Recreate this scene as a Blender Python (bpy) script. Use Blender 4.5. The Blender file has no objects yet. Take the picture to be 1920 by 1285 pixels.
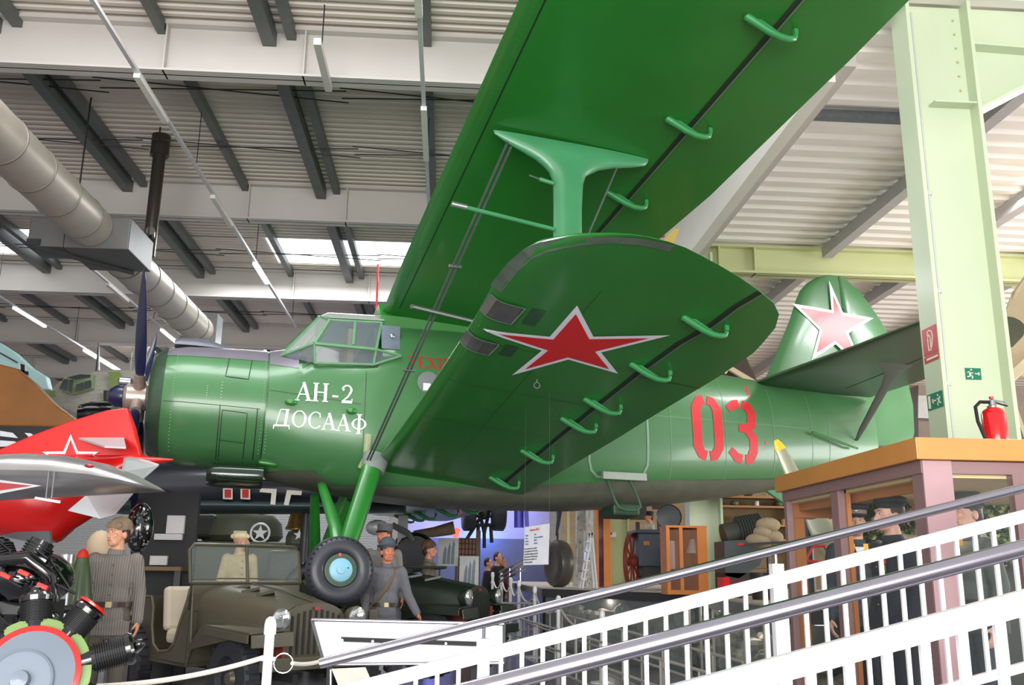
import bpy, math, random
from mathutils import Vector, Matrix
random.seed(7)
PI=math.pi
SC=bpy.context.scene
COL=SC.collection
# ------------------------------------------------------------------ camera
FPX=1751.; CX,CY=960.,642.5; CAMZ=1.45
AX=Vector((0.99764185,-0.06753185,0.01225494)); AY=Vector((-0.02794847,-0.23663823,0.97119577)); AZ=Vector((-0.06268666,-0.96924806,-0.23796762))
cd=bpy.data.cameras.new('camera'); cam=bpy.data.objects.new('camera',cd); COL.objects.link(cam)
# rows of AX/AY/AZ are camera right / up / back expressed in world axes
cam.matrix_world=Matrix(((AX.x,AY.x,AZ.x,0),(AX.y,AY.y,AZ.y,0),(AX.z,AY.z,AZ.z,CAMZ),(0,0,0,1)))
cd.sensor_fit='HORIZONTAL'; cd.sensor_width=23.6; cd.lens=FPX/1920*23.6; cd.clip_end=200
SC.camera=cam
def at(u,v,Y):
    "point of the hall at distance Y from the camera that the photograph shows at u,v"
    d=AX*((u-CX)/FPX)+AY*(-(v-CY)/FPX)-AZ
    return Vector((d.x*Y/d.y,Y,CAMZ+d.z*Y/d.y))
# ------------------------------------------------------------------ light
SC.view_settings.view_transform='Standard'; SC.view_settings.look='None'
SC.view_settings.exposure=0.0; SC.view_settings.gamma=1.0; SC.view_settings.use_curve_mapping=False
W=bpy.data.worlds.new('World'); SC.world=W; W.use_nodes=True
bg=W.node_tree.nodes['Background']; bg.inputs[0].default_value=(0.97,0.96,0.95,1); bg.inputs[1].default_value=0.95
def area(name,loc,target,size,sizey,energy,col=(1,1,1)):
    l=bpy.data.lights.new(name,'AREA'); l.shape='RECTANGLE'; l.size=size; l.size_y=sizey; l.energy=energy; l.color=col
    o=bpy.data.objects.new(name,l); COL.objects.link(o); o.location=loc
    o.rotation_euler=(Vector(target)-Vector(loc)).to_track_quat('-Z','Y').to_euler(); return o
# added fill lamps, unseen: one behind the photographer, one from the right
area('front_fill_light',(-1,-11,3.05),(1,12,3.4),15,6.0,4300,(1,.98,.95))
area('side_fill_light',(19,9,2.6),(7,11,6.6),14,4,2000,(1,.99,.98))
area('skylight_light',(-3,23,9.0),(-3,23,0),7,2.5,700,(.95,.98,1))
area('added_fin_highlight_light',(9.4,12.2,7.08),(9.4,12.2,0),2.6,1.4,420,(.96,.98,1))  # assumed skylight: unseen lamp under closed side roof, added for the fin highlight
area('far_fill_light',(-7,34,9.2),(-7,32,0),11,3,2600,(.98,.98,1))  # fill lamp added to brighten the far end of the hall, no roof opening here
area('roof_fill_light',(-3,9.5,9.1),(-3,10,0),8,2.0,600,(.95,.98,1))  # unseen fill lamp added under the closed main roof, no skylight above it
# ------------------------------------------------------------------ helpers
def lin(c):
    r=[]
    for x in c:
        x=x/255.; r.append(x/12.92 if x<=.04045 else ((x+.055)/1.055)**2.4)
    return (*r,1)
MATS={}
def mat(name,rgb,rough=.5,metal=0,noise=.08,scale=6,bump=0,bscale=40,coat=0,emit=0,wear=None):
    if name in MATS: return MATS[name]
    m=bpy.data.materials.new(name); m.use_nodes=True; MATS[name]=m
    nt=m.node_tree; b=nt.nodes['Principled BSDF']; c=lin(rgb)
    b.inputs['Base Color'].default_value=c; b.inputs['Roughness'].default_value=rough; b.inputs['Metallic'].default_value=metal
    b.inputs['Coat Weight'].default_value=coat; b.inputs['Coat Roughness'].default_value=.12
    tc=nt.nodes.new('ShaderNodeTexCoord')
    if noise:
        n=nt.nodes.new('ShaderNodeTexNoise'); n.inputs['Scale'].default_value=scale; n.inputs['Detail'].default_value=5
        nt.links.new(tc.outputs['Object'],n.inputs['Vector'])
        mx=nt.nodes.new('ShaderNodeMix'); mx.data_type='RGBA'
        mx.inputs[6].default_value=(*[x*(1-noise*1.6) for x in c[:3]],1); mx.inputs[7].default_value=(*[min(1,x*(1+noise*1.6)) for x in c[:3]],1)
        nt.links.new(n.outputs[0],mx.inputs[0]); out=mx.outputs[2]
        if wear:   # scuffs and chipped paint: (rgb, threshold, scale)
            n2=nt.nodes.new('ShaderNodeTexNoise'); n2.inputs['Scale'].default_value=wear[2]; n2.inputs['Detail'].default_value=8; n2.inputs['Roughness'].default_value=.65
            nt.links.new(tc.outputs['Object'],n2.inputs['Vector'])
            r=nt.nodes.new('ShaderNodeValToRGB'); r.color_ramp.elements[0].position=wear[1]; r.color_ramp.elements[1].position=wear[1]+.06
            nt.links.new(n2.outputs[0],r.inputs[0])
            m2=nt.nodes.new('ShaderNodeMix'); m2.data_type='RGBA'; nt.links.new(r.outputs[0],m2.inputs[0]); nt.links.new(out,m2.inputs[6]); m2.inputs[7].default_value=lin(wear[0]); out=m2.outputs[2]
        nt.links.new(out,b.inputs['Base Color'])
    if bump:
        n=nt.nodes.new('ShaderNodeTexNoise'); n.inputs['Scale'].default_value=bscale; n.inputs['Detail'].default_value=4
        nt.links.new(tc.outputs['Object'],n.inputs['Vector'])
        bp=nt.nodes.new('ShaderNodeBump'); bp.inputs['Strength'].default_value=bump; bp.inputs['Distance'].default_value=.01
        nt.links.new(n.outputs[0],bp.inputs['Height']); nt.links.new(bp.outputs[0],b.inputs['Normal'])
    if emit: b.inputs['Emission Color'].default_value=c; b.inputs['Emission Strength'].default_value=emit
    return m
def glass(name,rgb=(235,245,245),alpha=.12,rough=.02):
    if name in MATS: return MATS[name]
    m=mat(name,rgb,rough,0,0); b=m.node_tree.nodes['Principled BSDF']; b.inputs['Alpha'].default_value=alpha; return m
def stripes(name,rgb,rgb2,scale,axis=0,rough=.5,bumpd=.02,metal=0):
    "ribbed sheet or quilting: wave bands across one object axis"
    if name in MATS: return MATS[name]
    m=mat(name,rgb,rough,metal,0); nt=m.node_tree; b=nt.nodes['Principled BSDF']
    tc=nt.nodes.new('ShaderNodeTexCoord'); w=nt.nodes.new('ShaderNodeTexWave'); w.bands_direction='XYZ'[axis]; w.inputs['Scale'].default_value=scale; w.inputs['Distortion'].default_value=0
    nt.links.new(tc.outputs['Object'],w.inputs['Vector'])
    mx=nt.nodes.new('ShaderNodeMix'); mx.data_type='RGBA'; mx.inputs[6].default_value=lin(rgb2); mx.inputs[7].default_value=lin(rgb)
    nt.links.new(w.outputs['Fac'],mx.inputs[0]); nt.links.new(mx.outputs[2],b.inputs['Base Color'])
    bp=nt.nodes.new('ShaderNodeBump'); bp.inputs['Distance'].default_value=bumpd; nt.links.new(w.outputs['Fac'],bp.inputs['Height']); nt.links.new(bp.outputs[0],b.inputs['Normal'])
    return m
MW={}
def empty(name,loc=(0,0,0),label=None,cat=None,group=None,M=None):
    o=bpy.data.objects.new(name,None); COL.objects.link(o); o.empty_display_size=.1
    Mx=M if M is not None else Matrix.Translation(Vector(loc)); o.matrix_world=Mx; MW[o]=Mx.copy()
    if label: tag(o,label,cat,group)
    return o
def tag(o,label=None,cat=None,group=None,kind=None):
    if label: o['label']=label
    if cat: o['category']=cat
    if group: o['group']=group
    if kind: o['kind']=kind
    return o
def RZ(loc,deg): return Matrix.Translation(Vector(loc))@Matrix.Rotation(math.radians(deg),4,'Z')
class MB:
    "collects shapes that become ONE mesh object"
    def __init__(s): s.v=[]; s.f=[]; s.m=None
    def add(s,vs,fs):
        k=len(s.v); s.v+= [ (s.m@Vector(p) if s.m else Vector(p)) for p in vs]; s.f+=[tuple(i+k for i in f) for f in fs]; return s
    def box(s,c,d,rot=None):
        c=Vector(c); x,y,z=[q/2 for q in d]; R=rot or Matrix.Identity(3)
        vs=[c+R@Vector((a*x,b*y,e*z)) for a in(-1,1) for b in(-1,1) for e in(-1,1)]
        return s.add(vs,[(0,1,3,2),(4,6,7,5),(0,4,5,1),(2,3,7,6),(0,2,6,4),(1,5,7,3)])
    def bb(s,a,b): return s.box([(p+q)/2 for p,q in zip(a,b)],[abs(q-p) for p,q in zip(a,b)])
    def bar(s,a,b,w,h,up=(0,0,1)):
        a=Vector(a);b=Vector(b);d=b-a;L=d.length
        if L<1e-6: return s
        d/=L; u=Vector(up); x=d.cross(u)
        if x.length<1e-3: x=d.cross(Vector((0,1,0)))
        x.normalize(); z=x.cross(d); R=Matrix((x,d,z)).transposed()
        return s.box((a+b)/2,(w,L,h),R)
    def tube(s,pts,r,n=12,cap=True,flat=1.0,up=(0,0,1)):
        pts=[Vector(p) for p in pts]; rs=r if isinstance(r,(list,tuple)) else [r]*len(pts)
        vs=[];fs=[];x=None
        for i,p in enumerate(pts):
            d=(pts[min(i+1,len(pts)-1)]-pts[max(i-1,0)])
            d=d.normalized() if d.length>1e-9 else Vector((0,0,1))
            if x is None:
                u=Vector(up); x=u-d*u.dot(d)
                if x.length<.05: x=Vector((1,0,0))-d*d.x
                if x.length<.05: x=Vector((0,1,0))-d*d.y
            else: x=x-d*x.dot(d)
            x.normalize(); y=d.cross(x)
            for k in range(n):
                a=2*PI*k/n; vs.append(p+x*math.cos(a)*rs[i]*flat+y*math.sin(a)*rs[i])
        for i in range(len(pts)-1):
            for k in range(n): fs.append((i*n+k,i*n+(k+1)%n,(i+1)*n+(k+1)%n,(i+1)*n+k))
        if cap: fs.append(tuple(range(n))[::-1]); fs.append(tuple((len(pts)-1)*n+k for k in range(n)))
        return s.add(vs,fs)
    def lathe(s,c,axis,prof,n=32):
        "prof: list of (distance along axis, radius)"
        c=Vector(c); d=Vector(axis).normalized(); x=d.orthogonal().normalized(); y=d.cross(x); vs=[];fs=[]
        for (t,r) in prof:
            for k in range(n):
                a=2*PI*k/n; vs.append(c+d*t+(x*math.cos(a)+y*math.sin(a))*max(r,1e-5))
        for i in range(len(prof)-1):
            for k in range(n): fs.append((i*n+k,i*n+(k+1)%n,(i+1)*n+(k+1)%n,(i+1)*n+k))
        fs.append(tuple(range(n))[::-1]); fs.append(tuple((len(prof)-1)*n+k for k in range(n)))
        return s.add(vs,fs)
    def ell(s,c,r,n=14,m=9,R=None):
        vs=[];fs=[];c=Vector(c); R=R or Matrix.Identity(3)
        if not isinstance(r,(tuple,list)): r=(r,r,r)
        for i in range(m+1):
            t=PI*i/m
            for k in range(n):
                a=2*PI*k/n; st=max(math.sin(t),.003); vs.append(c+R@Vector((r[0]*st*math.cos(a),r[1]*st*math.sin(a),r[2]*math.cos(t))))
        for i in range(m):
            for k in range(n): fs.append((i*n+k,(i+1)*n+k,(i+1)*n+(k+1)%n,i*n+(k+1)%n))
        fs.append(tuple(range(n))); fs.append(tuple(m*n+k for k in range(n))[::-1])
        return s.add(vs,fs)
    def cap(s,a,b,ra,rb=None,n=12):
        "capsule with two radii"
        rb=ra if rb is None else rb; a=Vector(a);b=Vector(b);d=b-a;L=max(d.length,1e-6);d/=L
        pts=[];rs=[]
        for t in (-.98,-.8,-.45,0): pts.append(a+d*ra*t); rs.append(ra*math.sqrt(max(0,1-t*t)))
        for t in (0,.45,.8,.98): pts.append(b+d*rb*t); rs.append(rb*math.sqrt(max(0,1-t*t)))
        return s.tube(pts,rs,n)
    def prism(s,poly,d):
        "flat polygon (3D points) given a thickness vector"
        n=len(poly); p=[Vector(q) for q in poly]; d=Vector(d); vs=p+[q+d for q in p]
        fs=[tuple(range(n)),tuple(range(n,2*n))[::-1]]+[(i,i+n,(i+1)%n+n,(i+1)%n) for i in range(n)]
        return s.add(vs,fs)
    def loft(s,secs,close=True,cap=True):
        n=len(secs[0]); vs=[p for q in secs for p in q]; fs=[]
        for i in range(len(secs)-1):
            for k in range(n if close else n-1): fs.append((i*n+k,i*n+(k+1)%n,(i+1)*n+(k+1)%n,(i+1)*n+k))
        if cap: fs.append(tuple(range(n))[::-1]); fs.append(tuple((len(secs)-1)*n+k for k in range(n)))
        return s.add(vs,fs)
    def build(s,name,m,parent=None,smooth=False,world=True,angle=35,bevel=0,remesh=0,sub=0,mods=()):
        me=bpy.data.meshes.new(name); o=bpy.data.objects.new(name,me); COL.objects.link(o)
        vs=s.v
        if parent is not None:
            o.parent=parent
            if world: I=MW[parent].inverted(); vs=[I@v for v in vs]
            MW[o]=MW[parent]
        elif world:
            if vs:
                c=Vector((sum(v.x for v in vs)/len(vs),sum(v.y for v in vs)/len(vs),min(v.z for v in vs)))
                vs=[v-c for v in vs]; o.location=c; MW[o]=Matrix.Translation(c)
        me.from_pydata([tuple(v) for v in vs],[],s.f); me.update()
        import bmesh
        b=bmesh.new(); b.from_mesh(me); bmesh.ops.recalc_face_normals(b,faces=b.faces); b.to_mesh(me); b.free()
        if m: me.materials.append(m)
        if bevel:
            k=o.modifiers.new('bevel','BEVEL'); k.width=bevel; k.segments=2; k.limit_method='ANGLE'
        if remesh:
            k=o.modifiers.new('remesh','REMESH'); k.mode='VOXEL'; k.voxel_size=remesh; k.use_smooth_shade=True
            k=o.modifiers.new('smooth','SMOOTH'); k.iterations=sub or 3; k.factor=.5
        if smooth:
            for p in me.polygons: p.use_smooth=True
            me.set_sharp_from_angle(angle=math.radians(angle))
        return o
def struct(o,label=None): o['kind']='structure'; return o
# ------------------------------------------------------------------ materials
green=mat('green_paint',(37,114,40),.32,0,.10,2.2,coat=.35,wear=((70,110,80),.69,3.0))
greenside=mat('green_paint_side',(62,112,66),.34,0,.12,1.6,coat=.35,wear=((120,150,130),.71,5.0))
greylight=mat('grey_green_paint',(118,128,122),.4,0,.10,3,coat=.2)
strutgreen=mat('strut_green',(62,132,88),.38,0,.12,4,coat=.2)
hinge=mat('hinge_green',(48,128,72),.35,0,.1,8,coat=.3)
darkseam=mat('seam_dark',(22,34,26),.6,0,0)
redp=mat('red_paint',(196,22,32),.35,0,.04,3,coat=.3)
whitep=mat('white_paint',(226,228,232),.35,0,.03,3,coat=.2)
steel=mat('brushed_steel',(176,172,182),.22,1,.05,20)
dkmetal=mat('dark_metal',(62,62,64),.45,.6,.15,10)
rubber=mat('tyre_rubber',(38,40,46),.6,0,.15,8,bump=.3,bscale=60)
blackgloss=mat('black_gloss',(10,10,14),.12,0,.1,10,coat=.8)
black=mat('black_matt',(22,22,24),.6,0,.1,10)
navy=mat('blade_navy',(20,28,64),.3,0,.15,5,coat=.3)
alum=mat('aluminium',(168,170,172),.28,.85,.12,5)
woodo=mat('orange_wood',(186,118,58),.45,0,.14,5)
# ------------------------------------------------------------------ hall
floor=mat('floor_grey',(128,126,132),.22,0,.1,1.5)
struct(MB().bb((-26,-8,-.1),(30,50,0)).build('floor',floor))
def corrug(name,x0,x1,y0,y1,z,pitch,depth,m):
    b=MB(); vs=[];fs=[]; y=y0; prof=[]
    while y<y1:
        prof+= [(y,z),(y+pitch*.38,z),(y+pitch*.5,z+depth),(y+pitch*.88,z+depth)]; y+=pitch
    for (yy,zz) in prof: vs+= [(x0,yy,zz),(x1,yy,zz)]
    for i in range(len(prof)-1): fs.append((2*i,2*i+1,2*i+3,2*i+2))
    n=len(vs); vs+=[(x,yy,zz+.12) for (x,yy,zz) in vs]; fs+=[tuple(q+n for q in f) for f in fs]
    b.add(vs,fs); return struct(b.build(name,m))
ceilm=mat('ceiling_sheet',(206,196,186),.5,0,.05,2)
ceilr=mat('ceiling_sheet_bright',(232,226,220),.5,0,.04,2)
EX=4.15   # line where the high main roof meets the lower side roof
corrug('ceiling_main',-24,EX+.3,8.0,22.35,9.42,.20,.06,ceilm)
corrug('ceiling_main',-24,EX+.3,24.3,44,9.42,.20,.06,ceilm)
corrug('ceiling_skylight_gap',-1.0,EX+.3,22.35,24.35,9.42,.20,.06,ceilm)
corrug('ceiling_skylight_gap',-10.1,-4.75,22.35,24.35,9.42,.20,.06,ceilm)
corrug('ceiling_side',EX-.05,26,4.5,34,7.2,.36,.055,ceilr)
skyg=mat('skylight_glazing',(240,244,248),.5,0,0,emit=3.0)
struct(MB().bb((-4.75,22.35,9.46),(-1.0,24.3,9.5)).build('window_1',skyg))
struct(MB().bb((-14,22.35,9.46),(-10.1,24.3,9.5)).build('window_2',skyg))
struct(MB().bb((-2.95,22.3,9.38),(-2.85,24.35,9.46)).build('trim_20',dkmetal))
beamm=mat('roof_beam_white',(190,185,180),.5,0,.04,1.5)
steelgreen=mat('column_pale_green',(196,209,180),.42,0,.04,1.5,coat=.1)
steelgreen2=mat('beam_yellow_green',(194,199,150),.45,0,.04,1.5)
i=1
for (Y,lb) in ((12.9,1),(18.9,2),(24.9,3),(30.9,4),(36.9,5)):
    b=MB(); zb,zt=8.58,9.40; b.bb((-24,Y-.15,zb),(EX,Y+.15,zb+.035)); b.bb((-24,Y-.15,zt-.05),(EX,Y+.15,zt)); b.bb((-24,Y-.012,zb),(EX,Y+.012,zt))
    for x in (-20.4,-16.3,-12.4,-8.5,-4.4,-2.35,1.8): b.bb((x-.012,Y-.14,zb),(x+.012,Y+.14,zt))
    struct(b.build('trim_%d'%lb,beamm))
# purlins of the main roof, dark galvanised
pm=mat('purlin_dark',(96,100,98),.5,.2,.15,4)
for k,x in enumerate((-19,-17,-14.8,-12.8,-10.7,-8.75,-6.62,-4.5,-2.58,-.53,1.6,3.4)):
    b=MB(); b.bb((x-.07,8.2,9.24),(x+.07,43,9.40))
    if k%2==0: b.bb((x-.42,8.2,9.12),(x-.22,43,9.38))
    struct(b.build('trim_%d'%(6+k),pm))
# thin crossed bracing rods under the sheets
b=MB()
for Y in (14.2,16.4,20.2,22.6,26.4,28.4):
    for x0 in range(-18,4,4):
        b.tube([(x0,Y,9.2),(x0+4.1,Y+.5,9.2)],.012,5); b.tube([(x0,Y+.35,9.2),(x0+4.1,Y+.1,9.2)],.012,5)
struct(b.build('trim_21',black))
# side roof: green portal beam, purlins, white eaves beam
b=MB(); Yg=15.7; zb=at(1735,527,Yg).z; zt=at(1735,476,Yg).z
b.bb((EX+.25,Yg-.15,zb),(24,Yg+.15,zb+.04)); b.bb((EX+.25,Yg-.15,zt-.04),(24,Yg+.15,zt)); b.bb((EX+.25,Yg-.01,zb),(24,Yg+.01,zt))
for x in (4.7,5.35,12,18): b.bb((x-.012,Yg-.14,zb),(x+.012,Yg+.14,zt))
tag(b.build('roof_beam',steelgreen2),'pale green steel roof beam running level behind the tail fin','roof beam')
for k,x in enumerate((6.65,8.7,10.8,12.9,15.2)):
    b=MB(); b.bb((x-.09,5,6.98),(x+.09,Yg-.2,7.19)); b.bb((x-.09,Yg+.2,6.98),(x+.09,33,7.19)); struct(b.build('trim_%d'%(30+k),mat('purlin_grey',(188,184,186),.5,.1,.08,4)))
struct(MB().bb((EX-.02,9,6.9),(EX+.2,15.5,7.19)).build('trim_40',beamm))
struct(MB().bb((EX-.22,9,6.7),(EX-.05,30,9.40)).build('wall_upper',ceilr))
struct(MB().bb((4.3,10.5,7.08),(6.2,10.62,7.19)).build('trim_41',mat('galvanised',(120,126,134),.4,.6,.2,12)))
# walls
wallc=stripes('wall_sheet_white',(206,206,208),(150,150,152),9,2,.5,.02)
struct(MB().bb((-24,44,0),(6,44.2,10)).build('wall_back',mat('wall_plain',(180,176,170),.6)))
struct(MB().bb((-24.2,0,0),(-24,44,10)).build('wall_left',mat('wall_plain',(180,176,170),.6)))
struct(MB().bb((-11.5,26,0),(-1.6,26.2,4.0)).build('wall_shutter',wallc))
struct(MB().bb((-1.4,29,0),(3.1,29.2,5.2)).build('wall_blue',mat('wall_pale_violet',(196,190,214),.6,0,.05)))
struct(MB().bb((-1.4,28.8,0),(3.1,28.98,2.4)).build('wall_blue_lower',mat('wall_lower_grey',(104,108,140),.5,0,.08)))
struct(MB().bb((3.3,27.5,0),(26,27.7,7.2)).build('wall_side',mat('wall_tan',(150,128,96),.7,0,.2,3)))
for (u,v,c,e) in ((905,1000,(.12,.3,1),55),(815,990,(.2,.22,1),22),(985,955,(.25,.25,1),16)):
    p=at(u,v,28.3); l=bpy.data.lights.new('blue_spot','POINT'); l.energy=e; l.color=c; l.shadow_soft_size=.1; o=bpy.data.objects.new('blue_spot',l); COL.objects.link(o); o.location=p
# ---------------------------------------------------------------- steel column with signs
YC=8.3
cx0=at(1705,425,YC).x; cx1=at(1858,470,YC).x
b=MB(); cx0=4.52; cx1=5.17
b.bb((cx0-.02,YC-.16,0),(cx0+.02,YC+.16,7.2)); b.bb((cx1-.02,YC-.16,0),(cx1+.02,YC+.16,7.2)); b.bb((cx0,YC-.01,0),(cx1,YC+.01,7.2))
colm=empty('steel_column',((cx0+cx1)/2,YC,0),'tall pale green steel column at right carrying fire and exit signs','column')
b.bb((cx0+.2,YC-.14,6.05),(cx1,YC-.01,6.07))
b.build('shaft',steelgreen,colm,bevel=.004)
b=MB(); b.prism([(cx1+.02,YC-.01,6.0),(cx1+.02,YC-.01,7.2),(cx1+2.6,YC-.01,7.2),(cx1+1.6,YC-.01,6.9)],(0,.02,0)); b.bar((cx1+.02,YC,6.0),(cx1+1.7,YC,6.95),.3,.03); b.bar((cx1,YC,6.72),(cx1+1.2,YC,6.68),.3,.02)
b.build('haunch',steelgreen,colm)
b=MB()
for k in range(6): b.tube([(cx1-.1+.0,YC-.02,6.25+k*.16),(cx1-.1,YC-.035,6.25+k*.16)],.012,6)
b.build('bolt_row',steelgreen2,colm)
b=MB(); b.tube([(cx0+.09,YC-.05,0),(cx0+.09,YC-.05,7.1)],.012,8)
for z in (3.2,4.1,5.1): b.box((cx0+.08,YC-.04,z),(.07,.05,.04))
b.build('cable_conduit',mat('conduit_grey',(188,196,190),.5),colm)
signg=mat('sign_green',(10,118,88),.4); signr=mat('sign_red',(190,18,44),.4); cream=mat('sign_cream',(228,226,200),.5)
def lfront(zt,zb,y0,y1,name,m,label,cat):   # sign on the side face of the column (faces -X)
    o=empty(name,(cx0-.03,(y0+y1)/2,(zb+zt)/2),label,cat); MB().bb((cx0-.026,y0,zb),(cx0-.021,y1,zt)).build('plate',m,o); return o
def man_run(b,P,flip=1,s=1):
    def seg(pts,w): 
        for a,c in zip(pts,pts[1:]): b.bar(P(*a),P(*c),w*s,.002*s,up=P.n)
    q=lambda l:[(x*flip*s,y*s) for x,y in l]
    seg(q([(.0,.02),(-.005,-.02)]),.022); seg(q([(0,-.02),(.025,-.03),(.015,-.055)]),.011); seg(q([(-.003,-.02),(-.02,-.035),(-.04,-.033)]),.011)
    seg(q([(0,.018),(.022,.005),(.034,.014)]),.008); seg(q([(0,.018),(-.022,.024),(-.03,.006)]),.008); b.bar(P(*q([(.012,.036)])[0]),P(*q([(.012,.052)])[0]),.016*s,.002,up=P.n)
class Pl:
    def __init__(s,c,x,y,n): s.c=Vector(c);s.x=Vector(x);s.y=Vector(y);s.n=Vector(n)
    def __call__(s,a,b): return s.c+s.x*a+s.y*b
fz=at(1757,640,YC).z
fs=lfront(fz+.13,fz-.13,YC-.14,YC+.12,'fire_extinguisher_sign',signr,'red fire extinguisher sign high on the left face of the green column','sign')
P=Pl((cx0-.028,YC-.01,fz),(0,-1,0),(0,0,1),(-1,0,0)); b=MB()
def seg(b,P,pts,w):
    for a,c in zip(pts,pts[1:]): b.bar(P(*a),P(*c),w,.003,up=P.n)
seg(b,P,[(-.03,-.09),(-.03,.04)],.012); seg(b,P,[(.015,-.09),(.015,.03)],.012); seg(b,P,[(-.03,-.09),(.015,-.09)],.012); seg(b,P,[(-.03,.03),(-.005,.06),(.02,.03)],.012)
seg(b,P,[(-.03,.05),(-.03,.08),(.0,.1),(.05,.08),(.06,.03),(.03,-.07)],.013); b.build('extinguisher_symbol',cream,fs)
b=MB(); b.bb((cx0-.026,YC-.14,fz-.2),(cx0-.021,YC+.12,fz-.14)); b.build('caption_plate',signr,fs)
b=MB(); seg(b,P,[(-.08,-.17),(.12,-.17)],.02); b.build('caption_band',cream,fs)
fz=at(1767,752,YC).z
fs=lfront(fz+.075,fz-.075,YC-.14,YC+.14,'exit_sign',signg,'green exit sign with arrow left, low on the left face of the green column','sign')
P=Pl((cx0-.028,YC,fz),(0,-1,0),(0,0,1),(-1,0,0)); b=MB(); P2_=Pl(P(.07,0),P.x,P.y,P.n); man_run(b,P2_,-1,1.0); seg(b,P,[(-.05,0),(.02,0)],.012); seg(b,P,[(-.025,.02),(-.05,0),(-.025,-.02)],.01); seg(b,P,[(-.1,-.06),(-.1,.06)],.035); b.build('running_man_symbol',cream,fs)
p=at(1823,702,YC); fs=empty('exit_sign',(p.x,YC-.02,p.z),'green exit sign with arrow right on the front web of the green column','sign')
MB().bb((p.x-.075,YC-.02,p.z-.055),(p.x+.075,YC-.012,p.z+.055)).build('plate',signg,fs)
P=Pl((p.x,YC-.022,p.z),(1,0,0),(0,0,1),(0,-1,0)); b=MB(); man_run(b,Pl(P(-.03,0),P.x,P.y,P.n),1,.85); seg(b,P,[(.012,0),(.06,0)],.008); seg(b,P,[(.045,.015),(.062,0),(.045,-.015)],.008); b.build('running_man_symbol',cream,fs)
# ---------------------------------------------------------------- overhead services
def duct(y0,y1,label,n):
    o=empty('ventilation_duct',(-6.12,y0,6.98),label,'air duct'); b=MB(); b.tube([(-6.12,y0,6.98),(-6.12,y1,6.98)],.36,36); b.build('pipe',mat('duct_sheet',(178,170,158),.42,.45,.08,3),o,smooth=True)
    for k in range(n):
        y=y0+(y1-y0)*(k+.5)/n; MB().lathe((-6.12,y,6.98),(0,1,0),[(-.02,.362),(-.012,.372),(.012,.372),(.02,.362)],36).build('joint_ring',mat('duct_ring',(120,114,106),.45,.4),o,smooth=True)
    return o
hz0=at(240,468,15.2).z; hz1=at(245,408,15.2).z; hxr=at(243,440,15.2).x; hxl=at(118,460,15.2).x
hy=15.2
while at(270,510,hy).z<hz0: hy+=.02
duct(9.6,15.19,'round aluminium ventilation duct entering the heater box at upper left',6)
o=duct(hy+.01,22.2,'round aluminium ventilation duct leading away behind the heater box',6)
b=MB(); b.bb((-6.55,22.2,6.55),(-5.7,22.75,7.42)); b.prism([(-6.5,22.2,6.6),(-5.75,22.2,6.6),(-6.0,22.2,6.25),(-6.25,22.2,6.25)],(0,.5,0)); b.build('outlet_box',mat('duct_box',(128,132,134),.4,.5),o)
h=empty('heater_unit',(-6.9,16,6.55),'grey hanging heater box with round duct passing into it','heater')
hm=mat('heater_grey',(88,88,86),.45,.3,.12,4)
MB().bb((hxl,15.2,hz0),(hxr,hy,hz1)).build('casing',hm,h,bevel=.02)
MB().bb((at(47,460,15.2).x,15.25,hz0+.02),(hxl-.02,15.9,hz1-.02)).build('side_casing',hm,h,bevel=.02)
q=at(60,452,15.2); MB().bb((q.x-.1,15.22,q.z-.06),(q.x+.12,15.24,q.z+.05)).build('label_plate',black,h)
MB().tube([(hxl+.1,15.3,hz1),(hxl+.1,15.3,9.4)],.015,6).build('hanger_rod',black,h); MB().tube([(hxr-.08,hy-.1,hz1),(hxr-.08,hy-.1,9.4)],.015,6).build('hanger_rod',black,h)
MB().bar((hxl-.5,15.1,hz0-.03),(hxr-.3,hy,hz0-.03),.05,.05).build('support_rail',dkmetal,h)
YF=max(16.75,hy+.2); fx=at(298,300,YF).x; fz0=at(268,480,YF).z
o=empty('flue_pipe',(fx,YF,fz0),'dark vertical flue pipe rising beside the heater to the roof','pipe')
fm=mat('flue_dark',(70,62,56),.35,.5,.15,6)
MB().tube([(fx,YF,fz0),(fx,YF,9.42)],.115,18).build('pipe',fm,o,smooth=True); MB().tube([(fx,YF,9.0),(fx,YF,9.42)],.17,18).build('collar',fm,o,smooth=True); MB().tube([(hxr-.05,hy-.1,fz0+.35),(fx,YF,fz0+.35)],.08,14).build('branch',fm,o,smooth=True)
tubem=mat('lamp_tube_white',(250,250,255),.4,0,0,emit=.9); railm=mat('track_rail',(190,190,192),.4,.2,.03)
def lamp_track(x,z,y0,y1,lamps,label,on=True):
    o=empty('lamp_track',(x,y0,z),label,'light track'); MB().bb((x-.03,y0,z),(x+.03,y1,z+.05)).build('rail',railm,o)
    for (a,c,lit) in lamps: MB().bb((x-.045,a,z-.07),(x+.045,c,z)).build('lamp_tube',tubem if lit else mat('lamp_off',(206,204,196),.4),o)
    y=y0+1
    while y<y1: MB().tube([(x,y,z+.05),(x,y,9.4)],.008,5).build('hanger_wire',dkmetal,o); y+=5.2
    
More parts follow.
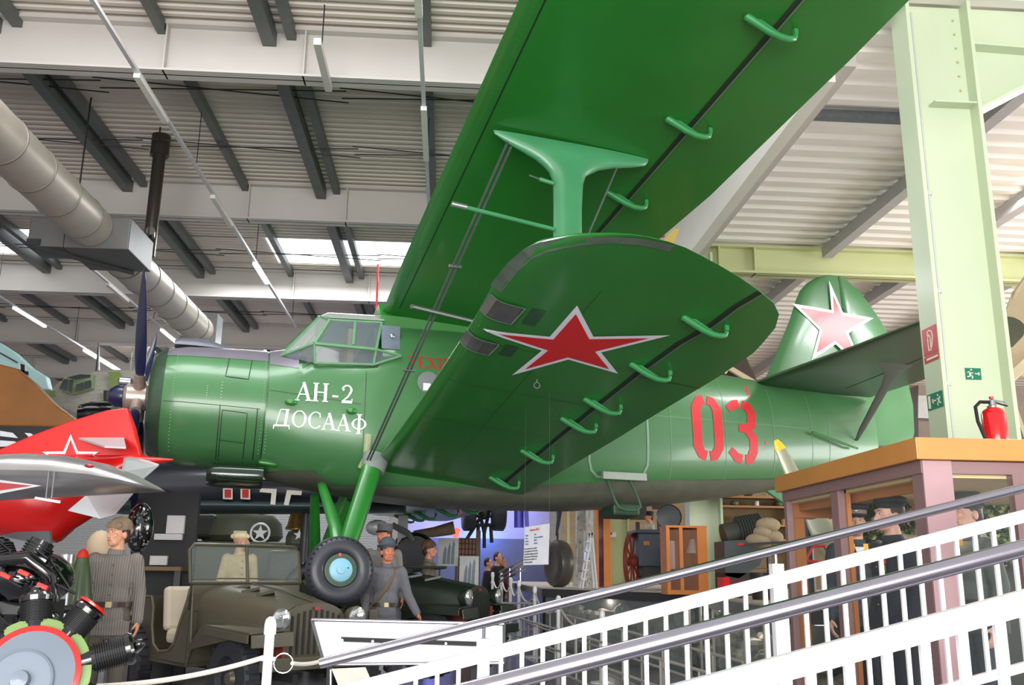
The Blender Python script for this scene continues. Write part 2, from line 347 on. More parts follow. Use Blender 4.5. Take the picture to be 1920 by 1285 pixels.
lamp_track(-4.55,8.2,9.2,26.5,[(12.2,13.6,0),(16.6,18.1,0),(20.5,22,1)],'long lamp track crossing the ceiling above the cockpit')
lamp_track(-.54,8.2,9.0,19,[(9.1,10.4,0),(12.8,14.6,0)],'lamp track rising to the top edge beside the upper wing')
lamp_track(-8.5,8.2,20,31,[(22.5,24,0),(27,29,1)],'lamp track in the distance behind the propeller')
lamp_track(-11.8,8.2,23,36,[(25,27,1),(30,35,1)],'lamp track at far left above the light blue aircraft')
p=at(612,147,12.6); o=empty('ceiling_lamp',p,'short white lamp fixture under the first roof beam','lamp'); b=MB(); b.bb((p.x-.05,11.6,8.42),(p.x+.05,12.9,8.52)); b.build('housing',beamm,o); MB().tube([(p.x,12.0,8.52),(p.x,12.0,9.3)],.01,5).build('hanger',dkmetal,o)
p=at(370,650,32); o=empty('ceiling_lamp',(-9.7,33,7.9),'bright crosswise fluorescent lamp far back at left','lamp'); b=MB(); b.box((-10.6,34,8.0),(5.2,.1,.08)); b.build('lamp_tube',mat('lamp_bright',(255,252,250),.4,0,0,emit=2.5),o)
# ------------------------------------------------------------------ the biplane
PR=((0.97366,-0.22771,-0.01141),(0.2279,0.97056,0.07796),(-0.00668,-0.07851,0.99689)); PO=(-4.17836789,12.1485069,3.5717194)
PM=Matrix([[*PR[i],PO[i]] for i in range(3)]+[[0,0,0,1]])
plane=empty('biplane',M=PM,label='large green biplane with red stars, white lettering and red 03 filling the hall',cat='aircraft')
class AB(MB):
    "aircraft shapes: s aft of the propeller, l to its left, h above the thrust line"
    def build(s,name,m,parent=plane,**k):
        s.v=[Vector((v.x,-v.y,v.z)) for v in s.v]; k['world']=False; o=MB.build(s,name,m,parent,**k); MW[o]=MW[parent]; return o
ST=[(1.72,.77,.72,-.93,2.1),(2.05,.80,.78,-1.02,2.3),(2.25,.82,.95,-1.06,2.5),(3.1,.84,1.12,-1.17,2.8),(3.16,.84,1.16,-1.18,2.8),(3.4,.84,1.22,-1.2,2.8),(4.2,.85,1.22,-1.25,3.0),(6.0,.82,1.18,-1.22,3.0),(7.2,.74,1.08,-1.12,2.8),(8.4,.60,.97,-.96,2.5),(9.6,.42,.90,-.76,2.3),(10.6,.27,.88,-.56,2.1),(11.35,.13,.86,-.36,2.0)]
def Fs(s):
    if s<=ST[0][0]: return ST[0][1:]
    for a,b in zip(ST,ST[1:]):
        if s<=b[0]:
            t=(s-a[0])/(b[0]-a[0]); return tuple(a[i]+(b[i]-a[i])*t for i in range(1,5))
    return ST[-1][1:]
COWL=[(.33,.52),(.30,.57),(.32,.63),(.38,.68),(.5,.735),(.7,.775),(1.0,.79),(1.4,.80),(1.72,.80)]
def cr(s):
    for a,b in zip(COWL[1:],COWL[2:]):
        if s<=b[0]: return a[1]+(b[1]-a[1])*max(0,(s-a[0]))/(b[0]-a[0])
    return .80
def SL(s,h):
    "half width of cowling or fuselage at s,h"
    if s<1.72: return math.sqrt(max(0,cr(s)**2-(h+.08)**2))
    w,t,b,n=Fs(s)
    c=(t+b)/2; k=(t-b)/2; x=abs(h-c)/k
    return w*(1-min(1,x)**n)**(1/n) if x<1 else 0.
def decal(b,pts,w,off=.004,surf=None,step=.05):
    "painted strip or seam following a surface; pts (a,b) or (a,b,width)"
    S=surf or (lambda s,h: (s,SL(s,h)+off,h)); P=[]
    for p,q in zip(pts,pts[1:]):
        wp=p[2] if len(p)>2 else w; wq=q[2] if len(q)>2 else w
        n=max(1,int(math.hypot(q[0]-p[0],q[1]-p[1])/step))
        for i in range(n): t=i/n; P.append((p[0]+(q[0]-p[0])*t,p[1]+(q[1]-p[1])*t,wp+(wq-wp)*t))
    P.append((pts[-1][0],pts[-1][1],pts[-1][2] if len(pts[-1])>2 else w))
    vs=[];fs=[];m=max(1,int(max(p[2] for p in P)/.12)+1)
    for i,p in enumerate(P):
        a=P[max(i-1,0)];c=P[min(i+1,len(P)-1)];dx,dy=c[0]-a[0],c[1]-a[1];L=math.hypot(dx,dy) or 1; nx,ny=-dy/L,dx/L
        for j in range(m+1):
            f=(j/m-.5)*p[2]; vs.append(S(p[0]+nx*f,p[1]+ny*f))
    for i in range(len(P)-1):
        for j in range(m): k=i*(m+1)+j; fs.append((k,k+1,k+m+2,k+m+1))
    b.add(vs,fs)
# fuselage
secs=[]
ss=[1.72,1.9,2.05,2.09,2.12,2.25,2.5,2.8,3.1,3.16,3.4,3.8,4.2,4.8,5.4,6.0,6.6,7.2,7.8,8.4,9.0,9.6,10.1,10.6,11.0,11.35]
for s in ss:
    w,t,b_,n=Fs(s); c=(t+b_)/2;k=(t-b_)/2; q=[]
    for i in range(48):
        a=2*PI*i/48; ca,sa=math.cos(a),math.sin(a); q.append((s,w*math.copysign(abs(ca)**(2/n),ca),c+k*math.copysign(abs(sa)**(2/n),sa)))
    if 2.1<s<3.15: q=[(x,y,min(z,.42)) for x,y,z in q]
    secs.append(q)
fus=AB().loft(secs).build('fuselage',greenside,smooth=True,angle=50)
# belly skin, grubby grey brown
def patch(s0,s1,h0,h1,name,m,off=.011,both=False,rows=14):
    b=AB();vs=[];fs=[];N=30
    for i in range(N+1):
        s=s0+(s1-s0)*i/N; hh=h1(s) if callable(h1) else h1; w,t,bb,n=Fs(s) if s>=1.72 else (0,cr(s)-.08,-cr(s)-.08,2)
        lo,hi=(bb,hh) if h0=='bottom' else (hh,t)
        q=[]
        for j in range(rows+1):
            f=1-math.cos(PI/2*j/rows) if h0=='bottom' else 1-(1-math.cos(PI/2*(1-j/rows))); h=lo+(hi-lo)*f; l=SL(s,h); q.append((s,l+off*(1 if l>.05 else 0),h+(-off if h0=='bottom' else off)*(l<.55)))
        q=q[::1]; full=[(a,-b2,c) for a,b2,c in q[::-1]]+q if h0=='bottom' else q+[(a,-b2,c) for a,b2,c in q[::-1]]
        vs+=full; M=len(full)
    for i in range(N):
        for j in range(M-1): k=i*M+j; fs.append((k,k+1,k+M+1,k+M))
    return b.add(vs,fs).build(name,m,smooth=True,angle=60)
bellym=mat('belly_grime',(84,88,74),.5,0,.22,5,coat=.1)
patch(1.8,10.4,'bottom',lambda s:(-.93 if s<2.4 else -1.08 if s<4.5 else -1.08+(s-4.5)*.085) ,'belly_skin',bellym)
cowl=AB()
b=cowl; vs=[]; n=56
b.lathe((0,0,-.08),(1,0,0),COWL+[(1.72,.5)],56); cowl=b.build('engine_cowling',greenside,smooth=True,angle=50)
AB().lathe((0,0,-.08),(1,0,0),[(.298,.55),(.296,.575),(.315,.64),(.375,.69),(.47,.732),(.47,.724),(.40,.69)],56).build('cowling_lip',mat('lip_dark_green',(52,74,56),.35,.2,.2,5,coat=.2),smooth=True,angle=60)
AB().lathe((.6,0,-.08),(1,0,0),[(0,.6),(.02,.6)],40).build('engine_face',dkmetal)
b=AB()
for k in range(9):
    a=2*PI*k/9; b.tube([(.55,.2*math.sin(a),-.08+.2*math.cos(a)),(.55,.55*math.sin(a),-.08+.55*math.cos(a))],.11,12)
b.lathe((.28,0,-.08),(1,0,0),[(0,.12),(.1,.2),(.3,.26)],24); b.build('engine_cylinders',dkmetal,smooth=True)
antig=mat('anti_glare_grey',(112,108,118),.38,.1,.14,3,coat=.2)
patch(.36,1.71,'top',.44,'anti_glare_panel',antig,.005)
patch(1.73,2.09,'top',lambda s:.40-.15*(s-1.73),'anti_glare_panel',antig,.005)
# air intake on the cowl top
b=AB(); secs=[]
for s,hh,w in ((.52,.10,.2),(.6,.14,.21),(.8,.15,.21),(1.0,.12,.2),(1.25,.05,.16),(1.45,.0,.1)):
    secs.append([(s,w*math.cos(PI*i/10),.70+max(hh,.005)*math.sin(PI*i/10)) for i in range(11)])
b.loft(secs).build('air_intake',mat('intake_grey',(92,94,104),.4,.1,.1),smooth=True)
# seams, hatches, rivets on the nose
b=AB(); ring=[(1.72,-.86+i*.085) for i in range(16)]
decal(b,[(1.715,-.78),(1.715,.6)],.012); decal(b,[(.5,-.2),(1.65,-.24)],.008); decal(b,[(1.17,-.22),(1.17,-.85)],.010); decal(b,[(1.62,-.24),(1.62,-.80)],.012)
decal(b,[(2.95,-.5),(2.95,.35)],.006); decal(b,[(1.75,0.02),(2.9,-.1)],.005); decal(b,[(.42,-.7),(.42,.55)],.014); b.build('panel_seams',darkseam)
b=AB(); decal(b,[(1.24,.58),(1.20,.16),(1.48,.14),(1.52,.58)],.012); b.build('upper_hatch_edge',darkseam)
b=AB(); decal(b,[(1.2,-.28),(1.2,-.82)],.009); decal(b,[(1.2,-.28),(1.5,-.30),(1.5,-.84)],.010); decal(b,[(1.2,-.62),(1.5,-.64)],.006); b.build('lower_hatch_edge',darkseam)
b=AB()
for i in range(34):
    h=-.74+i*.038
    for s in (.46,.60,1.68,1.75): 
        p=(s,SL(s,h),h); b.box(p,(.007,.005,.007))
for i in range(7): b.box((1.0,SL(1.0,-.17+i*.03),-.17+i*.03),(.012,.012,.01)); b.box((1.17,SL(1.17,-.17+i*.04),-.17+i*.04),(.014,.014,.012))
tag(b.build('rivets',mat('rivet_light',(150,168,150),.4,.3)),kind='stuff')
for (s,h,w) in ((2.02,-.13,.16),(2.78,-.2,.14)):
    AB().ell((s,SL(s,h)+.01,h),(w/2,.045,.045)).build('vent_blister',green,smooth=True)
AB().tube([(3.0,.86,-.50),(3.0,.86,-.6),(3.0,.84,-.78),(2.95,.78,-.92)],[.05,.05,.045,.05],12).build('exhaust_stub',mat('stub_cream',(150,158,120),.5),smooth=True)
b=AB(); secs=[]
for s,k in ((1.08,.75),(1.14,.95),(1.25,1),(1.70,1),(1.76,.98)): secs.append([(s,.28+.30*k*math.copysign(abs(math.cos(2*PI*i/24))**.7,math.cos(2*PI*i/24)),-1.02+.13*k*math.copysign(abs(math.sin(2*PI*i/24))**.7,math.sin(2*PI*i/24))) for i in range(24)])
b.loft(secs).build('oil_cooler',mat('cooler_dark_green',(30,46,34),.15,.3,.1,coat=.6),smooth=True)
AB().cap((1.72,.42,-.84),(1.9,.42,-.86),.035).build('drain_pipe',green,smooth=True)
# cockpit
A=(1.87,.55,.55);B_=(2.26,.85,.66);C_=(3.06,.85,.65);C2=(3.4,.83,.6);D=(2.28,.81,.41);E_=(3.04,.82,.45);F_=(2.46,.6,1.09);G=(3.16,.6,1.12);H=(1.85,0,.72);I_=(2.36,0,1.33);J=(3.16,0,1.36);M1=(2.76,.85,.68);M2=(2.80,.62,1.10);K=(2.36,.35,1.21)
mr=lambda p:(p[0],-p[1],p[2])
gl=glass('cockpit_glass',(120,132,136),.30); fr=mat('cockpit_frame_green',(92,136,98),.4,0,.1)
int_m=mat('cockpit_interior',(60,64,68),.6)
AB().prism([(3.06,-.78,.4),(3.06,.78,.4),(3.06,.80,.62),(3.06,.56,1.06),(3.06,-.56,1.06),(3.06,-.80,.62)],(.06,0,0)).build('cockpit_bulkhead',int_m)
b=AB(); b.bb((2.05,-.5,.40),(2.2,.5,.58)); b.build('instrument_panel',int_m)
for y in (-.38,.38):
    b=AB(); b.bb((2.72,y-.2,.46),(2.8,y+.2,1.0)); b.bb((2.45,y-.2,.42),(2.8,y+.2,.52)); b.build('pilot_seat',mat('seat_tan',(150,128,104),.7))
for sg in (lambda p:p,mr):
    b=AB(); b.prism([sg(p) for p in (B_,M1,M2,F_)],(0,0,.002)); b.prism([sg(p) for p in (M1,C_,G,M2)],(0,0,.002)); b.prism([sg(p) for p in (B_,C_,E_,D)],(0,0,.002)); b.build('side_window',gl)
    b=AB(); b.prism([sg(p) for p in (A,B_,D)],(0,0,.002)); b.build('corner_window',gl); AB().prism([sg(p) for p in (C_,C2,E_)],(0,0,.002)).build('corner_window',gl)
    b=AB(); b.prism([sg(p) for p in (H,A,K,I_)],(0.002,0,0)); b.prism([sg(p) for p in (A,B_,F_,K)],(.002,0,0)); b.build('windscreen',glass('windscreen_glass',(205,214,208),.22))
    b=AB(); L=[(A,B_),(B_,C_),(C_,C2),(B_,F_),(F_,G),(C_,G),(M1,M2),(D,E_),(B_,D),(C_,E_),(A,K),(K,I_),(K,F_),(E_,C2)]
    for p,q in L: b.tube([sg(p),sg(q)],.020 if (p,q) not in ((B_,F_),(B_,C_)) else .027,6)
    b.tube([sg(H),sg(I_)],.018,6); b.tube([sg(H),sg(A)],.018,6); b.build('canopy_frame',fr)
b=AB(); rp=[(F_[0],y,1.36-.70*abs(y)**2*.95) for y in (-.6,-.45,-.3,-.15,0,.15,.3,.45,.6)]
b.loft([[(x,y,z) for x,y,z in rp],[(3.2,y,z+.03) for x,y,z in rp]],close=False,cap=False); b.loft([[(x,y,z) for x,y,z in rp],[(2.36,y*.58,1.335-.11*(abs(y)/.6)) for x,y,z in rp]],close=False,cap=False)
b.build('cockpit_roof',mat('roof_pale_green',(178,194,182),.2,.3,.1,coat=.5),smooth=True)
b=AB(); P=[(3.16,1.05),(3.40,1.02),(3.44,.86),(3.43,.68),(3.16,.72)]
vs=[(s,SL(s+.25,h)+.006,h) for s,h in P]; b.add(vs,[tuple(range(5))]); 
decal(b,[(3.27,1.05),(3.27,.70)],.25,.008,surf=lambda s,h:(s,max(.70,SL(max(s,3.3),h))+.008,h)); b.v=b.v[5:]; b.f=[tuple(i-5 for i in f) for f in b.f[1:]]
b.build('rear_side_panel',mat('panel_blue_grey',(98,108,122),.45))
AB().ell((3.27,.845,.86),(.035,.02,.035)).build('panel_knob',alum,smooth=True)
AB().tube([(3.17,.0,1.36),(3.16,0,2.22)],[.035,.028],8,flat=.5).build('antenna_mast',redp)
AB().tube([(2.02,.66,.60),(2.38,.74,.80)],.008,6).build('wiper',dkmetal)
# lettering -------------------------------------------------------
def arc(cx,cy,rx,ry,a0,a1,w0,w1=None,n=14):
    "arc whose stroke swells at the sides"
    w1=w1 or w0; o=[]
    for i in range(n+1):
        a=math.radians(a0+(a1-a0)*i/n); o.append((cx+rx*math.cos(a),cy+ry*math.sin(a),w0+(w1-w0)*abs(math.sin(a))))
    return o
T,N_=.15,.055
GL={'А':[[(.08,.02,N_),(.40,.98,N_)],[(.38,1,T),(.70,.02,T)],[(.19,.34,N_),(.58,.34,N_)],[(-.02,.025,.05),(.22,.025,.05)],[(.52,.025,.05),(.86,.025,.05)]],
'Н':[[(.17,0,T),(.17,1,T)],[(.68,0,T),(.68,1,T)],[(.17,.5,N_),(.68,.5,N_)]]+[[(x,y,.05),(x+.3,y,.05)] for x in (.02,.53) for y in (.025,.975)],
'-':[[(.05,.33,.10),(.36,.33,.10)]],
'2':[arc(.33,.72,.23,.24,170,-30,.12,.07),[(.53,.6,.12),(.40,.36,.08),(.12,.1,.07)],[(.08,.07,.14),(.62,.07,.14)],[(.6,.05,.05),(.62,.26,.04)],arc(.14,.72,.03,.03,0,350,.06)],
'Д':[[(.14,.1,.05),(.34,.97,.05)],[(.36,.975,.05),(.86,.975,.05)],[(.66,.05,T),(.74,.97,T)],[(.0,.05,.09),(.92,.05,.09)],[(.02,.05,.07),(.0,-.16,.04)],[(.89,.05,.07),(.92,-.16,.04)]],
'О':[arc(.45,.5,.36,.47,0,360,.15,.05,28)],
'С':[arc(.46,.5,.37,.47,52,318,.15,.05,24),[(.70,.93,.04),(.72,.66,.06)]],
'Ф':[[(.48,-.08,T),(.48,1.08,T)],arc(.48,.5,.38,.31,0,360,.14,.05,28),[(.32,-.06,.05),(.64,-.06,.05)],[(.32,1.06,.05),(.64,1.06,.05)]],
'Т':[[(.4,0,T),(.4,1,T)],[(.05,.97,.06),(.75,.97,.06)],[(.07,.97,.05),(.05,.72,.05)],[(.73,.97,.05),(.75,.72,.05)],[(.25,.025,.05),(.55,.025,.05)]],
'Е':[[(.17,0,T),(.17,1,T)],[(.02,.03,.06),(.62,.03,.06)],[(.02,.97,.06),(.6,.97,.06)],[(.17,.5,.05),(.45,.5,.05)],[(.6,.97,.05),(.62,.74,.05)],[(.62,.03,.05),(.66,.28,.05)]],
'Х':[[(.1,.98,T),(.68,.02,T)],[(.66,.98,N_),(.1,.02,N_)],[(.0,.025,.05),(.25,.025,.05)],[(.55,.025,.05),(.82,.025,.05)],[(.0,.975,.05),(.25,.975,.05)],[(.55,.975,.05),(.8,.975,.05)]]}
def word(txt,s0,h0,size,adv,name,m,slope=0,wide=1):
    b=AB(); x=s0
    for ch in txt:
        for st in GL[ch]:
            decal(b,[(x+p[0]*size*wide,h0+p[1]*size+slope*(x-s0),p[2]*size) for p in st],.1,.006,step=.03)
        x+=adv[ch]*size*wide
    return b.build(name,m)
letw=mat('letter_white',(236,240,240),.4)
adv={'А':.86,'Н':1.0,'-':.48,'2':.7,'Д':1.0,'О':.95,'С':.86,'Ф':1,'Т':.86,'Е':.78,'Х':.86}
word('АН-2',2.07,-.10,.245,adv,'lettering',letw,0,.98)
word('ДОСААФ',1.83,-.435,.215,adv,'lettering',letw,-.035,.98)
word('ТЕХН',3.49,.455,.165,adv,'lettering',mat('letter_red',(188,26,30),.4),0,1)
b=AB(); w=.155
# stencil 0
xl,xr,yb,yt=7.80,8.17,-.46,.38
for sgn,x in ((1,xl),(-1,xr)):
    decal(b,[((xl+xr)/2-sgn*.03,yt,w*.9),(x+sgn*.07,yt-.02,w*.95),(x,yt-.14,w),(x,yb+.14,w),(x+sgn*.07,yb+.02,w*.95),((xl+xr)/2-sgn*.03,yb,w*.9)],w,.006,step=.04)
# stencil 3
xl,xr=8.44,8.80
decal(b,[(8.37,yt-.10,w*.7),(xl+.05,yt-.02,w*.9),((xl+xr)/2-.03,yt,w*.9)],w,.006); decal(b,[((xl+xr)/2+.03,yt,w*.9),(xr-.06,yt-.03,w),(xr,yt-.14,w),(xr-.02,.08,w),(xr-.1,0,w*.9),(xl+.1,0.0,w*.7)],w,.006)
decal(b,[(xr-.1,-.03,w*.8),(xr-.0,-.14,w),(xr,yb+.14,w),(xr-.06,yb+.02,w),((xl+xr)/2+.03,yb,w*.9)],w,.006); decal(b,[((xl+xr)/2-.03,yb,w*.9),(xl+.05,yb+.02,w*.9),(8.37,yb+.12,w*.7)],w,.006)
b.build('number_03',mat('number_red',(196,18,28),.5))
b=AB(); decal(b,[(8.83,.5),(8.83,.72)],.03); decal(b,[(8.78,.60),(8.78,.7)],.012); decal(b,[(9.02,-.18),(9.06,-.18)],.05); b.build('small_red_marks',redp)
b=AB(); b.lathe((3.77,.835,.26),(0,1,-.1),[(0,.145),(.02,.145),(.022,.12)],28); b.build('porthole',mat('porthole_grey',(112,118,118),.35),smooth=True)
MBw=AB(); MBw.bb((3.70,.862,.14),(3.80,.866,.24)); MBw.build('porthole_card',whitep)
# door
b=AB(); decal(b,[(6.06,.35),(6.06,-.66),(6.10,-.78),(6.2,-.86),(6.8,-.84),(6.92,-.78),(6.97,-.66),(6.97,.35)],.035,.006); b.build('door_edge',mat('door_edge_grey',(120,150,128),.5))
b=AB(); decal(b,[(5.35,.9),(5.35,-1.0)],.012); decal(b,[(7.35,.8),(7.35,-.9)],.008); decal(b,[(5.0,-.05),(6.0,0)],.006); decal(b,[(7.0,.05),(9.9,.12)],.006); decal(b,[(8.3,.8),(8.3,-.8)],.006); decal(b,[(9.2,.7),(9.2,-.65)],.008); decal(b,[(9.95,.7),(9.95,-.5),(10.3,-.45),(10.3,.3)],.008)
b.build('rear_panel_seams',mat('seam_light',(112,150,118),.5))
b=AB(); b.bb((6.25,.72,-.80),(6.9,.80,-.9)); b.build('door_sill',mat('sill_pale',(150,160,150),.5))
AB().tube([(6.32,.74,-.88),(6.38,.86,-1.2),(6.43,.88,-1.30),(6.52,.9,-1.33),(6.68,.9,-1.33),(6.74,.9,-1.28),(6.72,.86,-1.15),(6.66,.76,-.9)],.018,8).build('entry_step',mat('step_green',(52,84,62),.5))
AB().bb((6.4,.3,-1.38),(6.8,.75,-1.22)).build('belly_box',mat('box_dark_green',(30,62,40),.5),bevel=.03)
# wings -------------------------------------------------------------
def foil(t):
    lo=[(1,0),(.8,0),(.5,0),(.25,0),(.12,.001),(.06,.005),(.025,.015),(.008,.028),(0,.04)]; up=[(.008,.062),(.03,.085),(.08,.11),(.18,.135),(.32,.14),(.5,.122),(.7,.082),(.88,.036),(1,.004)]
    return lo+up
class Wing:
    def __init__(s,st,low): s.st=st; s.low=low
    def ch(s,l):
        st=s.st
        if l<=st[0][0]: return st[0][1:]
        for a,b in zip(st,st[1:]):
            if l<=b[0]:
                t=(l-a[0])/(b[0]-a[0]); return tuple(a[i]+(b[i]-a[i])*t for i in range(1,4))
        return st[-1][1:]
    def mesh(s,name,m,sg=1):
        secs=[]
        for (l,a,e,th) in s.st:
            c=e-a; secs.append([(a+c*t,sg*l,s.low(a+c*t,l)+c*h*th/.13*.9) for t,h in foil(0)])
        return AB().loft(secs).build(name,m,smooth=True,angle=40)
    def pt(s,off=.004,sg=1):
        def f(x,l):
            a,e,th=s.ch(l); c=e-a; t=max(0,min(1,(x-a)/c)); lo=[q for q in foil(0)[:9]][::-1]; hh=0
            for p,q in zip(lo,lo[1:]):
                if p[0]<=t<=q[0]: hh=p[1]+(q[1]-p[1])*(t-p[0])/(q[0]-p[0]); break
            return (x,sg*l,s.low(x,l)+c*hh*th/.13*.9-off)
        return f
lowh=lambda s,l:-.91+.095*(l-.8)-.10*(s-3.2)
uph=lambda s,l:1.26+.059*(l-.5)-.05*(s-3.2)
LW=Wing([(.55,3.12,5.16,.13),(.75,3.12,5.18,.13),(2,3.18,5.3,.13),(3.3,3.22,5.42,.13),(4,3.23,5.47,.13),(5.2,3.24,5.58,.125),(5.8,3.22,5.60,.12),(6.0,3.22,5.57,.12),(6.3,3.24,5.51,.11),(6.52,3.27,5.41,.10),(6.67,3.32,5.27,.095),(6.80,3.41,5.06,.085),(6.92,3.50,4.83,.075),(7.02,3.62,4.60,.06),(7.09,3.73,4.42,.05),(7.14,3.84,4.28,.035),(7.165,3.95,4.14,.02)],lowh)
UW=Wing([(.3,3.19,5.75,.13),(2,3.17,5.77,.13),(3.8,3.17,5.80,.13),(4.8,3.18,5.89,.13),(5.7,3.18,5.91,.13),(7.1,3.18,5.95,.12),(8.2,3.2,5.95,.11),(8.7,3.35,5.8,.09),(9.0,3.7,5.4,.06),(9.09,4.2,4.9,.03)],uph)
for sg,nm in ((1,'left'),(-1,'right')):
    LW.mesh('lower_wing',green,sg); UW.mesh('upper_wing',green,sg)
fairm=green
b=AB(); b.loft([[(s,l,h) for l,h in ((-.5,1.1),(-.55,1.25),(-.3,1.5),(.3,1.5),(.55,1.25),(.5,1.1))] for s in (3.15,4.4,5.7)]); b.build('wing_centre_section',green,smooth=True,angle=30)
seam=mat('gap_dark',(20,40,26),.6)
def hinge_bracket(W,s,l,k=1.0,sg=1):
    f=W.pt(0); b=AB(); p=[]
    prof=[(-.22,.0,.03),(-.14,.035,.03),(-.05,.075,.028),(.04,.10,.027),(.11,.10,.024),(.16,.085,.022),(.175,.05,.018)]
    pts=[(s+a*k,sg*l,f(s+a*k,l)[2]-d*k) for a,d,w in prof]
    b.tube([pts[0][:2]+(pts[0][2]+.005,)]+pts,[.012]+[w*k for a,d,w in prof],10,flat=1.0)
    vs=[]
    for a,d,w in prof[:5]: vs.append((s+a*k,sg*l,f(s+a*k,l)[2]-d*k))
    b.prism([(v[0],v[1]-.006,v[2]) for v in vs]+[(s-.10*k,sg*l-.006,f(s,l)[2]+.01)],(0,.012,0))
    b.box((s+.175*k,sg*l,f(s,l)[2]-.035*k),(.035,.03,.05))
    b.build('hinge_bracket',hinge,smooth=True,angle=50)
for (s,l) in ((4.96,6.17),(4.95,5.14),(4.88,4.16),(4.86,3.54),(4.80,2.33),(4.76,1.12)): hinge_bracket(LW,s,l)
for (s,l) in ((5.12,7.26),(5.12,5.86),(5.10,4.5)): hinge_bracket(UW,s,l,1.12)
for l in (1.2,2.5,4.2,5.2,6.2): hinge_bracket(LW,4.85,l,1,-1)
for W,path,w in ((LW,[(4.78,1.0),(4.80,2.33),(4.84,4.0),(4.88,5.03),(4.93,5.7),(5.01,6.12),(5.03,6.5),(5.08,6.78)],.05),(UW,[(5.02,.8),(5.08,3.7),(5.13,5.9),(5.16,7.3),(5.18,8.6)],.045)):
    b=AB(); decal(b,path,w,surf=W.pt(.004)); b.build('flap_gap',seam)
    b=AB(); decal(b,[(s+.03,l) for s,l in path],.014,surf=W.pt(.012)); b.build('flap_edge_highlight',mat('gap_highlight',(120,128,118),.4,.4))  # pale strip paints a highlight along the front edge of the flap
b=AB(); decal(b,[(3.36,.8),(3.34,8.4)],.012,surf=UW.pt(.004)); b.build('slat_gap',darkseam)
b=AB()
for i in range(110):
    l=.9+i*.067; decal(b,[(3.215,l),(3.30,l)],.006,surf=UW.pt(.004),step=.05)
tag(b.build('slat_rivet_rows',mat('tick_green',(60,128,60),.5)),kind='stuff')
b=AB()
for l in (1.6,2.9,4.0,5.0): decal(b,[(3.3,l),(4.75,l)],.006,surf=LW.pt(.003))
decal(b,[(3.95,1.0),(3.98,6.3)],.004,surf=LW.pt(.003))
decal(b,[(4.88,4.9),(5.56,4.9)],.010,surf=LW.pt(.004)); b.build('wing_panel_seams',mat('seam_green',(24,70,34),.5))
# worn leading edge tip
b=AB(); decal(b,[(3.24,5.9),(3.26,6.3),(3.30,6.55),(3.37,6.70),(3.48,6.83),(3.6,6.93),(3.76,7.03),(3.95,7.09),(4.2,7.10)],.09,surf=LW.pt(.003)); b.build('worn_tip_edge',mat('worn_grey_green',(92,106,92),.35,.1,.3,6,coat=.3))
# landing lights
for (l0,l1) in ((5.47,5.80),(4.78,5.04)):
    b=AB(); decal(b,[(3.225,(l0+l1)/2),(3.50,(l0+l1)/2)],l1-l0,surf=LW.pt(.012)); b.build('landing_light_window',mat('light_window',(92,92,92),.1,.2,.2,8,coat=.9))
    b=AB(); decal(b,[(3.23,l0),(3.50,l0),(3.52,l1),(3.23,l1)],.014,surf=LW.pt(.016)); b.build('landing_light_rim',mat('rim_pale',(120,140,118),.4))
    b=AB(); decal(b,[(3.58,(l0+l1)/2+.02),(3.70,(l0+l1)/2+.02)],(l1-l0)*.9,surf=LW.pt(.004)); b.build('access_plate',mat('plate_green',(26,74,38),.35,coat=.4))
# wing star with white outline; vertices as seen on the wing skin
OUT=[(3.89,6.01),(3.88,5.37),(3.27,5.23),(3.91,5.07),(3.83,4.42),(4.19,4.99),(4.72,4.89),(4.40,5.26),(4.80,5.83),(4.22,5.53)]
def star_mesh(b,out,S,k=1.0,n=7):
    cx=sum(p[0] for p in out)/10; cy=sum(p[1] for p in out)/10
    for i in range(10):
        p,q=out[i],out[(i+1)%10]; vs=[];fs=[];idx={}
        for a in range(n+1):
            for c in range(n+1-a):
                u,v=a/n,c/n; x=cx+((p[0]-cx)*u+(q[0]-cx)*v)*k; y=cy+((p[1]-cy)*u+(q[1]-cy)*v)*k; idx[a,c]=len(vs); vs.append(S(x,y))
        for a in range(n):
            for c in range(n-a):
                fs.append((idx[a,c],idx[a+1,c],idx[a,c+1]))
                if a+c<n-1: fs.append((idx[a+1,c],idx[a+1,c+1],idx[a,c+1]))
        b.add(vs,fs)
starw=mat('star_white',(232,234,242),.35,0,.03,coat=.2); starr=mat('star_red',(206,26,32),.35,0,.04,coat=.2)
def shrink(out,d,short=1.0):
    cx=sum(p[0] for p in out)/10; cy=sum(p[1] for p in out)/10; r=[]
    n=len(out)
    for i in range(n):
        a,p,c=out[i-1],out[i],out[(i+1)%n]
        def off(u,v):
            dx,dy=v[0]-u[0],v[1]-u[1];L=math.hypot(dx,dy); nx,ny=-dy/L,dx/L
            mx,my=(u[0]+v[0])/2,(u[1]+v[1])/2
            if (cx-mx)*nx+(cy-my)*ny<0: nx,ny=-nx,-ny
            return (u[0]+nx*d,u[1]+ny*d),(dx,dy)
        (p1,d1),(p2,d2)=off(a,p),off(p,c); den=d1[0]*d2[1]-d1[1]*d2[0]
        t=((p2[0]-p1[0])*d2[1]-(p2[1]-p1[1])*d2[0])/den; r.append((p1[0]+d1[0]*t,p1[1]+d1[1]*t))
    return r
b=AB(); star_mesh(b,OUT,LW.pt(.005)); b.build('star_outline',starw)
b=AB(); star_mesh(b,shrink(OUT,.045),LW.pt(.008)); b.build('star',starr)
b=AB(); b.tube([(4.07,4.45,lowh(4.1,4.45)-.01),(4.07,4.45,lowh(4.1,4.45)-.04)],.006,6); b.tube([(4.07+.03*math.cos(a*.6),4.45,lowh(4.1,4.45)-.07+.03*math.sin(a*.6)) for a in range(12)],.005,6); b.build('tie_down_ring',alum)
